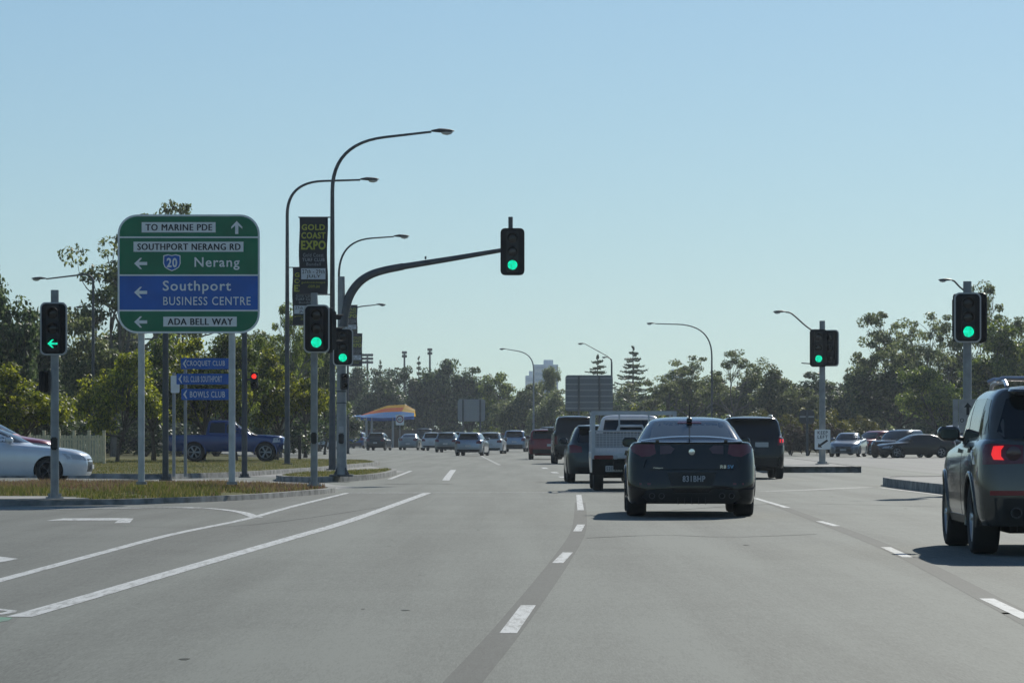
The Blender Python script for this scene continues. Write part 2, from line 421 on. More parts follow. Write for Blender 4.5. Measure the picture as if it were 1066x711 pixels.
# ------------------------------------------------------------------ vehicles
# A body is lofted through slices from sill to roof: (rear y, rear z, front y, front z, half width, rear corner, front corner, rear bow, front bow)
def loft(slices, sub=3, taper=(.05,.09)):
    S = [np.array(q, float) for q in slices]
    if sub > 1: S = catmull(S, sub)
    rings = []
    for (yr,zr,yf,zf,wd,cr,cf,br,bf) in S:
        half = []
        cr = min(cr, wd*.9); cf = min(cf, wd*.9)
        crl = min(cr*1.1, (yf-yr)*.4); cfl = min(cf*1.6, (yf-yr)*.4)
        for k in range(6): x = (wd-cr)*k/6; half.append((x, yr+br*(x/wd)**2))
        y0 = yr+br*((wd-cr)/wd)**2
        for k in range(6): a = math.pi/2*k/6; half.append((wd-cr+cr*math.sin(a), y0+crl*(1-math.cos(a))))
        ya = y0+crl; y1 = yf-bf*((wd-cf)/wd)**2; yb = y1-cfl
        for k in range(13): half.append((wd, ya+(yb-ya)*k/12))
        for k in range(1,7): a = math.pi/2*k/6; half.append((wd-cf+cf*math.cos(a), yb+cfl*math.sin(a)))
        for k in range(5,-1,-1): x = (wd-cf)*k/6; half.append((x, yf-bf*(x/wd)**2))
        ring = []
        for x, y in half:
            t = (y-yr)/(yf-yr); z = zr+(zf-zr)*t
            kx = 1-taper[0]*max(0,(.22-t)/.22)**1.6-taper[1]*max(0,(t-.72)/.28)**1.8
            ring.append((x*kx, y, z))
        ring += [(-x,y,z) for x,y,z in ring[-2:0:-1]]
        rings.append(ring)
    n = len(rings[0]); vs = [v for r in rings for v in r]
    fs = [(i*n+k, i*n+(k+1)%n, (i+1)*n+(k+1)%n, (i+1)*n+k) for i in range(len(rings)-1) for k in range(n)]
    fs += [tuple(range(n))[::-1], tuple(range((len(rings)-1)*n, len(rings)*n))]
    return vs, fs

def bvh_of(vs, fs):
    return BVHTree.FromPolygons([Vector(v) for v in vs], fs)

def patch(mb, bvh, outline, view, m, off=.004, step=.09, thick=.02):
    """lay a flat outline onto the body seen from: 'r' rear (x,z), 'f' front (x,z), 'l'/'s' left/right side (y,z), 't' top (x,y)"""
    bm = bmesh.new(); vv = [bm.verts.new((p[0],p[1],0)) for p in outline]; bm.faces.new(vv)
    lo = [min(p[k] for p in outline) for k in (0,1)]; hi = [max(p[k] for p in outline) for k in (0,1)]
    for ax in (0,1):
        n = max(1, int((hi[ax]-lo[ax])/step))
        for k in range(1, n):
            co = [0,0,0]; co[ax] = lo[ax]+(hi[ax]-lo[ax])*k/n; no = [0,0,0]; no[ax] = 1
            bmesh.ops.bisect_plane(bm, geom=bm.verts[:]+bm.edges[:]+bm.faces[:], plane_co=co, plane_no=no)
    d = {'r':Vector((0,1,0)),'f':Vector((0,-1,0)),'l':Vector((1,0,0)),'s':Vector((-1,0,0)),'t':Vector((0,0,-1))}[view]
    top = []; bot = []
    for v in bm.verts:
        u, q = v.co.x, v.co.y
        o = Vector((u,0,q)) if view in 'rf' else Vector((0,u,q)) if view in 'ls' else Vector((u,q,0))
        loc, nrm, i, _ = bvh.ray_cast(o-d*12, d)
        if loc is None: loc, nrm, i, _ = bvh.find_nearest(o)
        if nrm.dot(d) > 0: nrm = -nrm
        top.append(loc+nrm*off); bot.append(loc-nrm*thick)
    bm.verts.index_update(); bm.normal_update()
    flip = view in 'fst'
    fs = [[v.index for v in f.verts] for f in bm.faces]
    # face orientation: outward = -d
    def nz(f):
        a, b_, c = top[f[0]], top[f[1]], top[f[2]]; return (b_-a).cross(c-a)
    fs = [f if nz(f).dot(d) < 0 else f[::-1] for f in fs]
    mb.add(top, fs, m, True)
    vs = []; qs = []
    for e in bm.edges:
        if len(e.link_faces) == 1:
            k = len(vs); a, b_ = e.verts[0].index, e.verts[1].index
            vs += [top[a], top[b_], bot[b_], bot[a]]; qs.append((k,k+1,k+2,k+3))
    mb.add(vs, qs, m); bm.free()

def cut_arches(o, cyl, dark):
    """wheel arches cut out of the body"""
    cm = MB()
    for (x, y, z, r, dep) in cyl:
        cm.lathe([(0,x-dep/2),(r,x-dep/2),(r,x+dep/2),(0,x+dep/2)], dark, 'X', 28, (0,y,z))
    co = cm.build('cutter', o.parent)
    bm = bmesh.new(); bm.from_mesh(co.data); bmesh.ops.remove_doubles(bm, verts=bm.verts, dist=1e-5); bmesh.ops.recalc_face_normals(bm, faces=bm.faces); bm.to_mesh(co.data); bm.free()
    md = o.modifiers.new('arches', 'BOOLEAN'); md.object = co; md.operation = 'DIFFERENCE'; md.solver = 'EXACT'
    dg = bpy.context.evaluated_depsgraph_get(); me = bpy.data.meshes.new_from_object(o.evaluated_get(dg))
    o.modifiers.clear(); old = o.data; o.data = me; bpy.data.meshes.remove(old); bpy.data.objects.remove(co)
    if dark.name not in [m.name for m in me.materials]: me.materials.append(dark)
    di = [m.name for m in me.materials].index(dark.name)
    for p in me.polygons:
        for (x, y, z, r, dep) in cyl:
            if all(math.hypot(me.vertices[i].co.y-y, me.vertices[i].co.z-z) < r+.004 and abs(me.vertices[i].co.x-x) < dep/2+.01 for i in p.vertices):
                c = p.center
                if abs(math.hypot(c.y-y, c.z-z)-r) < .03 or abs(abs(c.x)-(abs(x)-dep/2)) < .02:
                    p.material_index = di
    me.set_sharp_from_angle(angle=R(32))

def wheel(parent, x, y, r, wd, alloy=ALLOY, spokes=5, rimr=.68):
    sg = 1 if x > 0 else -1
    b = MB(); h = wd/2
    b.lathe([(r*rimr,-h*.82),(r*.86,-h),(r*.95,-h*.93),(r,-h*.66),(r,h*.66),(r*.95,h*.93),(r*.86,h),(r*rimr,h*.82),(r*rimr,-h*.82)], RUBBER, 'X', 28)
    o = b.build('wheel', parent, (x-sg*h, y, r), 50)
    b = MB(); R0 = r*rimr
    xo = sg*h
    b.lathe([(R0,xo*.84),(R0*.95,xo*.86),(R0*.9,xo*.55),(R0*.88,xo*.1)], alloy, 'X', 24)
    b.lathe([(0,xo*.05),(R0*.95,xo*.05)], BLACKM, 'X', 24)
    b.lathe([(0,xo*.8),(R0*.16,xo*.78),(R0*.2,xo*.6),(R0*.2,xo*.1)], alloy, 'X', 14)
    for k in range(spokes):
        for dd in (-.11, .11) if spokes <= 6 else (0,):
            a = 2*math.pi*k/spokes; a2 = a+dd
            p0 = Vector((xo*.66, R0*.15*math.cos(a), R0*.15*math.sin(a))); p1 = Vector((xo*.72, R0*.94*math.cos(a2), R0*.94*math.sin(a2)))
            b.tube([p0, p1], [R0*.085, R0*.06], alloy, 5)
    b.build('rim', o)
    return o

SEDAN = [(-1.0,.24,3.70,.22,.80,.2,.3,.04,.1),(-1.05,.20,3.78,.20,.90,.25,.4,.05,.16),(-1.09,.30,3.83,.30,.935,.28,.45,.06,.2),(-1.10,.46,3.85,.45,.948,.28,.45,.07,.2),
 (-1.08,.66,3.83,.60,.95,.28,.45,.08,.2),(-1.06,.84,3.76,.72,.945,.28,.45,.08,.2),(-1.04,1.0,3.62,.80,.925,.28,.45,.08,.2),(-1.03,1.07,3.5,.84,.895,.24,.45,.08,.2),
 (-1.0,1.105,3.3,.88,.865,.22,.4,.08,.2),(-.62,1.11,2.55,.97,.80,.3,.4,.08,.25),(-.50,1.13,2.42,1.01,.775,.25,.35,.08,.25),(-.20,1.24,2.08,1.19,.705,.22,.3,.08,.22),
 (.22,1.39,1.62,1.39,.595,.2,.25,.06,.15),(.42,1.435,1.42,1.435,.53,.2,.25,.05,.1),(.6,1.46,1.2,1.462,.40,.2,.2,.04,.06),(.78,1.472,1.05,1.474,.2,.1,.1,.01,.02)]
SEDAN_W = dict(rear=[(-.60,1.15),(.60,1.15),(.52,1.39),(.40,1.41),(-.40,1.41),(-.52,1.39)], front=[(-.66,1.03),(.66,1.03),(.54,1.385),(-.54,1.385)],
 side=[[(-.16,1.12),(.98,1.07),(.98,1.385),(.5,1.385),(.18,1.30)],[(1.04,1.07),(2.28,1.03),(1.95,1.2),(1.62,1.34),(1.5,1.375),(1.04,1.388)]])
SUV = [(-.83,.36,3.45,.32,.80,.2,.3,.03,.08),(-.90,.30,3.52,.28,.885,.22,.36,.05,.14),(-.945,.42,3.6,.40,.925,.24,.38,.06,.18),(-.96,.58,3.63,.55,.94,.24,.38,.06,.18),
 (-.95,.78,3.62,.72,.945,.24,.38,.06,.18),(-.93,.96,3.56,.88,.94,.24,.38,.06,.18),(-.91,1.08,3.42,.98,.925,.20,.36,.06,.18),(-.89,1.13,3.2,1.03,.905,.20,.36,.06,.2),
 (-.86,1.16,2.4,1.10,.875,.18,.32,.06,.2),(-.84,1.19,2.28,1.14,.86,.2,.32,.06,.22),(-.74,1.40,1.86,1.38,.825,.15,.28,.06,.2),(-.66,1.56,1.52,1.56,.775,.14,.25,.06,.16),
 (-.62,1.635,1.34,1.625,.725,.14,.25,.06,.12),(-.58,1.675,1.2,1.665,.65,.15,.22,.05,.08),(-.4,1.70,1.0,1.695,.46,.2,.2,.03,.05),(.0,1.715,.8,1.71,.2,.1,.1,.01,.02)]
SUV_W = dict(rear=[(-.68,1.17),(.68,1.17),(.74,1.24),(.64,1.56),(.55,1.60),(-.55,1.60),(-.64,1.56),(-.74,1.24)], front=[(-.70,1.16),(.70,1.16),(.60,1.58),(-.60,1.58)],
 side=[[(-.66,1.22),(-.20,1.20),(-.20,1.575),(-.45,1.56)],[(-.14,1.19),(.84,1.165),(.84,1.575),(-.14,1.575)],[(.90,1.165),(2.1,1.16),(1.7,1.42),(1.45,1.56),(.90,1.575)]])
HATCH = [(-.68,.26,3.3,.22,.78,.2,.3,.03,.1),(-.74,.22,3.38,.20,.86,.25,.38,.05,.16),(-.79,.36,3.43,.34,.89,.26,.42,.06,.2),(-.80,.5,3.45,.46,.90,.26,.42,.06,.2),
 (-.79,.68,3.43,.6,.905,.24,.42,.06,.2),(-.77,.84,3.36,.72,.90,.22,.42,.06,.2),(-.74,.93,3.22,.80,.885,.22,.4,.06,.2),(-.72,.965,3.05,.84,.865,.2,.4,.06,.2),
 (-.70,.985,2.38,.94,.83,.2,.35,.06,.22),(-.67,1.02,2.25,.98,.81,.2,.32,.06,.24),(-.54,1.2,1.8,1.2,.735,.2,.28,.06,.22),(-.40,1.35,1.4,1.36,.655,.2,.25,.06,.16),
 (-.36,1.40,1.24,1.40,.61,.2,.25,.05,.12),(-.30,1.43,1.08,1.43,.52,.2,.22,.04,.08),(-.1,1.452,.9,1.452,.38,.2,.2,.02,.04),(.2,1.462,.7,1.462,.18,.1,.1,.01,.02)]
HATCH_W = dict(rear=[(-.60,1.0),(.60,1.0),(.64,1.06),(.55,1.35),(-.55,1.35),(-.64,1.06)], front=[(-.66,1.0),(.66,1.0),(.54,1.35),(-.54,1.35)],
 side=[[(-.42,1.06),(.82,1.0),(.82,1.355),(-.05,1.345)],[(.88,1.0),(2.06,.98),(1.55,1.26),(1.32,1.345),(.88,1.357)]])
PRES = dict(sedan=(SEDAN,SEDAN_W,2.915,.33), suv=(SUV,SUV_W,2.74,.37), hatch=(HATCH,HATCH_W,2.62,.315))
DIM = dict(sedan=(1.9,1.475,4.95), suv=(1.89,1.72,4.6), hatch=(1.81,1.465,4.25))

def make_car(name, label, cat, kind, colour, loc, heading, size=None, group=None, lights=None, roof=None, alloy=ALLOY,
             plate_txt=None, plate=PLATE, glass=GLASS, rails=False, detail=1, spokes=5, plate_pos=None, dark_bumper=False, spoiler=True, arches=True, rear=True, lit=(), tyre=.225):
    """heading: degrees clockwise from straight ahead. size = (width, height, length) in metres"""
    sl, win, wb, wr = PRES[kind]; w0, h0, l0 = DIM[kind]; w1, h1, l1 = size or DIM[kind]
    sx, sz, sy = w1/w0, h1/h0, l1/l0
    sl = [(a*sy,b_*sz,c*sy,d*sz,e*sx,f*sx,g*sx,h*sy,i*sy) for (a,b_,c,d,e,f,g,h,i) in sl]
    wb *= sy; wr *= (1+sz)/2
    sc2 = lambda P: [(x*sx, z*sz) for x, z in P]; scs = lambda P: [(y*sy, z*sz) for y, z in P]
    root = thing(name, label, cat, loc, -R(heading), group)
    vs, fs = loft(sl); bvh = bvh_of(vs, fs)
    b = MB(); b.add(vs, fs, colour, True); body = b.build('body', root, sharp=32)
    tw = tyre*sx; ax = w1/2-.015
    if arches:
        rr = wr*1.13
        cut_arches(body, [(s*(w1/2-.10), y, wr, rr, .46) for s in (-1,1) for y in (0, wb)], UNDER)
    else: body.data.materials.append(UNDER)
    b = MB(); b.box((0,wb/2,.30*sz),(w1*.62, wb+.9, .16), UNDER); b.box((0,-.35,.33*sz),(w1*.55,.5,.18),UNDER)
    b.tube([(-w1*.46,0,wr),(w1*.46,0,wr)],.05,UNDER,8)
    b.build('underbody', root)
    for s in (-1,1):
        for y in (0,wb): wheel(root, s*ax, y, wr, tw, alloy, spokes)
    P = lambda nm, outl, view, m, par=root, **k: (lambda q: (patch(q, bvh, outl, view, m, **k), q.build(nm, par))[1])(MB())
    mir = lambda o: [(-x,z) for x,z in o][::-1]
    P('rear_window', sc2(win['rear']), 'r', glass); P('windscreen', sc2(win['front']), 'f', glass)
    for q in win['side']:
        for v in 'ls': P('side_window', scs(q), v, glass)
    zb = sl[6][1]
    if rear:
        L = dict(sedan=[(.50,.84),(.72,.80),(.90,.90),(.90,1.0),(.80,1.05),(.52,1.03)], suv=[(.58,.86),(.93,.84),(.93,1.08),(.80,1.12),(.60,1.06)], hatch=[(.50,.76),(.89,.74),(.89,.92),(.74,.95),(.52,.90)])[kind]
        if lights: L = lights
        for s in (1,-1):
            P('tail_light', sc2(L if s > 0 else mir(L)), 'r', TAIL_ON if s in lit else TAIL, off=.012, step=.06)
        zp = dict(sedan=.56, suv=.80, hatch=.62)[kind]*sz; xp = 0
        if plate_pos: xp, zp = plate_pos
        yp = bvh.ray_cast(Vector((xp,-9,zp)), Vector((0,1,0)))[0].y-.012
        q = MB(); q.plate(rrect(xp-.186,zp-.067,xp+.186,zp+.067,.015,2), yp, yp+.03, plate)
        pl = q.build('number_plate', root)
        if plate_txt:
            q = MB(); q.text(plate_txt, (xp-.165,zp-.045,xp+.165,zp+.045), yp-.003, mat('plate_letters', (.5,.52,.55), .5), .02); q.build('lettering', pl)
        lo = dict(sedan=[(-.72,.21),(.72,.21),(.66,.36),(-.66,.36)], suv=[(-.76,.33),(.76,.33),(.78,.58),(-.78,.58)], hatch=[(-.76,.22),(.76,.22),(.72,.40),(-.72,.40)])[kind]
        if dark_bumper or kind != 'sedan': P('lower_bumper', sc2(lo), 'r', BLACK)
        # gap lines round the boot or tailgate
        q = MB(); zc = dict(sedan=.70, suv=.64, hatch=.50)[kind]*sz
        patch(q, bvh, [(-.62*sx,zc-.006),(.62*sx,zc-.006),(.62*sx,zc+.006),(-.62*sx,zc+.006)], 'r', BLACKM, off=.002)
        q.build('shut_line', root)
        if spoiler and kind != 'sedan':
            q = MB(); yr = sl[11][0]; zr = sl[12][1]
            vs2, fs2 = loft([(yr-.16,zr-.03,yr+.2,zr-.01,.60*sx,.1,.1,.03,.0),(yr-.18,zr,yr+.2,zr+.02,.62*sx,.1,.1,.03,.0),(yr-.15,zr+.025,yr+.2,zr+.045,.60*sx,.1,.1,.03,.0)],2,(0,0))
            q.add(vs2, fs2, colour, True); q.build('roof_spoiler', root)
    # front
    HL = dict(sedan=[(.55,.58),(.88,.62),(.88,.76),(.60,.68)], suv=[(.52,.78),(.90,.80),(.88,.95),(.55,.88)], hatch=[(.50,.58),(.86,.62),(.86,.76),(.56,.70)])[kind]
    for s in (1,-1): P('headlight', sc2(HL if s > 0 else mir(HL)), 'f', LAMP_C, off=.008, step=.07)
    gz = dict(sedan=(.30,.62), suv=(.45,.88), hatch=(.30,.62))[kind]
    P('grille', sc2([(-.48,gz[0]),(.48,gz[0]),(.46,gz[1]),(-.46,gz[1])]), 'f', BLACK)
    q = MB(); zf = (gz[0]+.12)*sz; yf = bvh.ray_cast(Vector((0,9,zf)), Vector((0,-1,0)))[0].y+.02
    q.plate(rrect(-.186,zf-.055,.186,zf+.055,.01,2), yf-.03, yf, PLATE); q.build('front_plate', root)
    # mirrors, handles, sills
    my = dict(sedan=1.95, suv=1.72, hatch=1.7)[kind]*sy; mz = dict(sedan=1.08, suv=1.21, hatch=1.03)[kind]*sz
    for s in (-1,1):
        q = MB(); hit = bvh.ray_cast(Vector((s*9,my,mz-.02)), Vector((-s,0,0)))[0]; x0 = abs(hit.x)-.02
        vsm, fsm = loft([(-.02,-.06,.13,-.06,.07,.04,.05,.0,.02),(-.03,-.02,.16,-.02,.115,.04,.06,0,.03),(-.03,.05,.15,.05,.115,.04,.06,0,.03),(-.02,.085,.11,.085,.08,.03,.05,0,.02)],2,(0,0))
        q.add([(v[0]+s*(x0+.17), v[1]+my, v[2]+mz) for v in vsm], fsm, colour, True)
        q.tube([(s*x0,my+.05,mz-.05),(s*(x0+.13),my+.06,mz-.02)],.022,BLACK,8)
        mo = q.build('wing_mirror', root)
        q = MB(); q.plate(rrect(s*(x0+.17)-.09,mz-.035,s*(x0+.17)+.09,mz+.06,.03,3), my-.036, my-.030, mat('mirror_glass',(.035,.045,.055),.05,1)); q.build('mirror_glass', mo)
        if detail:
            for q0 in win['side'][-2:]:
                yy = min(p[0] for p in q0)*sy+.14; zz = (min(p[1] for p in q0)-.12)*sz
                q = MB(); patch(q, bvh, [(yy,zz-.018),(yy+.2,zz-.018),(yy+.2,zz+.018),(yy,zz+.018)], 'l' if s<0 else 's', colour if colour!=BLACK else BLACK, off=.03); q.build('door_handle', root)
    if detail:
        for v in 'ls':
            for q0 in win['side'][-2:]:
                yy = min(p[0] for p in q0)*sy-.03; q = MB()
                patch(q, bvh, [(yy-.005,.36*sz),(yy+.005,.36*sz),(yy+.005,min(p[1] for p in q0)*sz),(yy-.005,min(p[1] for p in q0)*sz)], v, BLACKM, off=.002, step=.07)
                q.build('door_seam', root)
            if kind == 'suv':
                q = MB(); patch(q, bvh, [(wr*1.3,.30*sz),(wb-wr*1.3,.30*sz),(wb-wr*1.3,.38*sz),(wr*1.3,.38*sz)], v, BLACK, off=.006, step=.2); q.build('sill_trim', root)
    if rails:
        for s in (-1,1):
            q = MB(); x = s*.60*sx; pts = []
            for k in range(9):
                y = (-.35+1.6*k/8)*sy; h = bvh.ray_cast(Vector((x,y,9)), Vector((0,0,-1)))[0].z
                pts.append((x, y, h+(.01 if k in (0,8) else .065)))
            q.tube(pts, .022, rails if rails is not True else BLACK, 8); q.build('roof_rail', root)
    root['_bvh'] = 0; del root['_bvh']
    return root, bvh, sl

def at(px, Z): return (W(px, Z).x, Z, 0)
NAVY_BLK = paint('black_blue', (.004,.006,.010), .2, .07)
# ---- the black sports sedan in the middle lane
car, bv, sl = make_car('sports_sedan','glossy black sports sedan with a boot lip spoiler in the middle lane ahead','car','sedan',NAVY_BLK,at(718,53.3),1.2,
   (1.91,1.475,4.95), lights=[(.52,.93),(.60,.89),(.72,.88),(.85,.95),(.88,1.02),(.80,1.07),(.54,1.07)], alloy=ALLOY_D, plate=BLACK, plate_txt='831BHP', plate_pos=(.03,.565), glass=mat('reflection_grey_glass',(.085,.097,.105),.05,spec=.7), tyre=.29)  # glass base lightened to carry the rear screen's reflection in its colour
for s in (-1,1):
    q = MB(); o_ = [(s*.46,.92),(s*.30,.93),(s*.25,1.0),(s*.32,1.05),(s*.46,1.05)]
    patch(q, bv, o_ if s<0 else o_[::-1], 'r', TAIL_C, off=.012, step=.06); q.build('boot_light', car)
    q = MB(); patch(q, bv, [(s*.68-.08,.475),(s*.68+.08,.475),(s*.68+.08,.505),(s*.68-.08,.505)], 'r', TAIL, off=.006); q.build('reflector', car)
q = MB(); pts = [(x, -1.04+.22*(abs(x)/.8)**2, 1.172-.062*(abs(x)/.74)**2.4) for x in np.linspace(-.74,.74,15)]
vs = []; 
for (x,y,z) in pts: vs += [(x,y-.07,z+.002),(x,y,z+.018),(x,y+.12,z+.008),(x,y+.05,z-.008)]
q.add(vs, [(4*i+k,4*i+(k+1)%4,4*i+4+(k+1)%4,4*i+4+k) for i in range(14) for k in range(4)], NAVY_BLK, True)
for s in (-1,1): q.box((s*.5,-.90,1.105),(.05,.08,.05),NAVY_BLK)
q.build('boot_spoiler', car)
q = MB(); patch(q, bv, [(-.60,.21),(.60,.21),(.72,.30),(.66,.40),(.30,.42),(.24,.36),(-.24,.36),(-.30,.42),(-.66,.40),(-.72,.30)], 'r', BLACK, off=.01); 
for x in (-.2,-.1,0,.1,.2): q.box((x,-1.09,.245),(.012,.1,.1),BLACK)
q.build('diffuser', car)
for s in (-1,1):
    for dx in (.44,.58):
        q = MB(); x = s*dx; q.lathe([(.042,-1.0),(.046,-1.13),(.040,-1.135),(.034,-1.13),(.034,-1.0)], ALLOY_D, 'Y', 16, (x,0,.315)); q.lathe([(0,-1.02),(.036,-1.02)],BLACKM,'Y',16,(x,0,.315)); q.build('exhaust_tip', car)
q = MB(); yb = bv.ray_cast(Vector((0,-9,.95)),Vector((0,1,0)))[0].y
q.lathe([(0,yb-.02),(.045,yb-.018),(.052,yb-.008),(.052,yb+.03)], CHROME,'Y',20,(0,0,.955)); q.build('badge', car)
q = MB(); q.text('R8', (.415,.715,.50,.765), yb-.03, CHROME, .02); q.build('boot_lettering', car); q = MB(); q.text('SV', (.52,.715,.61,.765), yb-.03, mat('badge_blue',(.25,.5,.8),.3,.4), .02); q.build('boot_lettering', car); q = MB()
q.text('Clubsport', (-.56,.705,-.42,.735), yb-.028, CHROME, .02); q.build('boot_lettering', car)
q = MB(); q.tube([(0,.20,1.40),(0,.10,1.52),(0,.04,1.66)],[.012,.008,.004],BLACK,6); q.lathe([(.045,1.40),(.04,1.45),(.0,1.47)],BLACK,'Z',10,(0,.2,0)); q.build('aerial', car)
q = MB(); patch(q, bv, [(-.18,1.375),(.18,1.375),(.16,1.40),(-.16,1.40)],'r',TAIL,off=.008); q.build('brake_light_or_glint', car)

q = MB(); patch(q, bv, [(-.30,.46),(.30,.46),(.36,.66),(-.36,.66)],'r',BLACK,off=.003,thick=.01); q.build('plate_recess_shade', car)  # flat black patch paints the shade of the recess round the plate
for s in (-1,1):
    q = MB(); patch(q, bv, [(s*.70-.006,.72),(s*.70+.006,.72),(s*.66+.006,.84),(s*.66-.006,.84)],'r',BLACKM,off=.003); q.build('boot_seam', car)
    q = MB(); pts = []
    for k in range(21):
        a_ = R(-5+190*k/20); y_, z_ = .415*math.cos(a_), .335+.415*math.sin(a_)
        h_ = bv.ray_cast(Vector((s*5,y_,max(z_,.3))), Vector((-s,0,0)))[0]
        pts.append((h_.x+s*.002, y_, z_))
    q.tube(pts, .015, NAVY_BLK, 8); q.build('wheel_arch_flare', car)
# ---- grey SUV entering at the right edge
GREY = paint('grey', (.118,.110,.100), .55, .16)
car, bv, sl = make_car('suv','grey SUV with silver roof rails braking at the right edge of the road','car','suv',GREY,(5.54,36.0,0),1.6,(1.90,1.70,4.6),
   lights=[(.50,.92),(.93,.91),(.93,1.09),(.80,1.115),(.50,1.10)], rails=mat('rail_silver',(.6,.6,.62),.3,.9), dark_bumper=True, tyre=.27)
for s in (-1,1):
    q = MB(); yb = bv.ray_cast(Vector((s*.80,-9,1.01)),Vector((0,1,0)))[0].y
    y_ = bv.ray_cast(Vector((s*.60,-9,1.01)),Vector((0,1,0)))[0].y
    q = MB(); q.lathe([(0,y_-.030),(.045,y_-.032),(.072,y_-.026),(.078,y_+.03)], TAIL_C,'Y',20,(s*.60,0,1.01)); q.build('lamp_ring', car)
    q = MB(); o_ = [(s*.69,.945),(s*.785,.95),(s*.80,1.0),(s*.785,1.075),(s*.69,1.08),(s*.72,1.04),(s*.72,.98)]
    patch(q, bv, o_ if s>0 else o_[::-1], 'r', TAIL_ON, off=.022, step=.04); q.build('brake_light_or_glint', car)
    q = MB(); patch(q, bv, [(s*.62-.2,.60),(s*.62+.2,.60),(s*.62+.2,.645),(s*.62-.2,.645)],'r',mat('reflector_red',(.30,.012,.015),.3),off=.012); q.build('reflector', car)
    q = MB(); q.lathe([(.05,-.9),(.055,-1.0),(.045,-1.0),(.042,-.9)],ALLOY_D,'Y',14,(s*.58,0,.43)); q.build('exhaust_tip', car)
    for y0 in (0,2.74):
        q = MB(); pts = []
        for k in range(23):
            a_ = R(-12+204*k/22); y_, z_ = .44*math.cos(a_), .37+.44*math.sin(a_)
            h_ = bv.ray_cast(Vector((s*5,y0+y_,max(z_,.42))), Vector((-s,0,0)))[0]
            pts.append((h_.x-s*.004, y0+y_, z_))
        q.tube(pts, .022, GREY, 10); q.build('wheel_arch_flare', car)
for y in (.15,.95):
    q = MB(); z = 1.765; q.tube([(-.66,y,z-.03),(-.60,y,z),(.60,y,z),(.66,y,z-.03)],.020,mat('rail_silver'),8); q.build('roof_bar', car)

# ---- black SUV ahead on the right
BLK = paint('black', (.008,.009,.011), .2, .25)
car, bv, sl = make_car('suv','black SUV with a painted sun glint on one tail lamp, ahead of the sedan on its right','car','suv',BLK,at(781,101),0,(1.87,1.76,4.7),
   lights=[(.70,.92),(.90,.92),(.90,1.20),(.80,1.22),(.72,1.08)], rails=BLK, plate_pos=(.26,.96))
q = MB(); patch(q, bv, [(.76,1.02),(.86,1.02),(.86,1.11),(.76,1.11)],'r',TAIL_ON,off=.02); q.build('brake_light_or_glint', car)  # glowing patch stands in for a sun glint on the right tail lamp
# ---- dark wagon half hidden by the ute
SLATE = paint('slate', (.035,.05,.058), .5, .3)
make_car('hatchback','dark slate hatchback half hidden on the left of the white tray ute','car','hatch',SLATE,at(625,93),-.6,(1.78,1.50,4.3))
# ---- lifted black 4x4
car, bv, sl = make_car('four_wheel_drive','tall black four wheel drive with a square canopy behind the red car','car','suv',BLK,at(597.5,158),-1,(1.9,2.12,4.8),lights=[(.74,.70),(.92,.70),(.92,.98),(.76,.98)],plate_pos=(.0,1.02),dark_bumper=True)
q = MB(); q.rbox((0,-1.0,.72),(1.75,.16,.16),BLACK,.03); q.build('rear_bar', car)
q = MB(); q.lathe([(.22,-.14),(.38,-.12),(.39,0),(.36,.08),(.0,.1)],RUBBER,'Y',24,(.30,-.98,1.08)); q.build('spare_wheel', car)
RED = paint('red', (.26,.015,.022), .2, .25)
make_car('hatchback','dark red hatchback ahead in the right lane of the queue','car','suv',RED,at(567.5,189),1.5,(1.78,1.60,4.4),plate_pos=(.3,.75))
DKG = paint('dark_grey', (.03,.033,.036), .5)
make_car('van','dark van whose roof shows between the red hatchback and the black four wheel drive','van','suv',DKG,at(573,262),2,(1.85,1.93,4.8),detail=0)
SIL = paint('silver', (.36,.40,.46), .75, .3); SILB = paint('pale_blue_silver', (.26,.32,.42), .75, .3); WHT = paint('white', (.66,.67,.68), 0, .3)
GRN = paint('grey_silver', (.22,.24,.25), .7, .3); BLU = paint('blue', (.02,.06,.20), .4, .3)
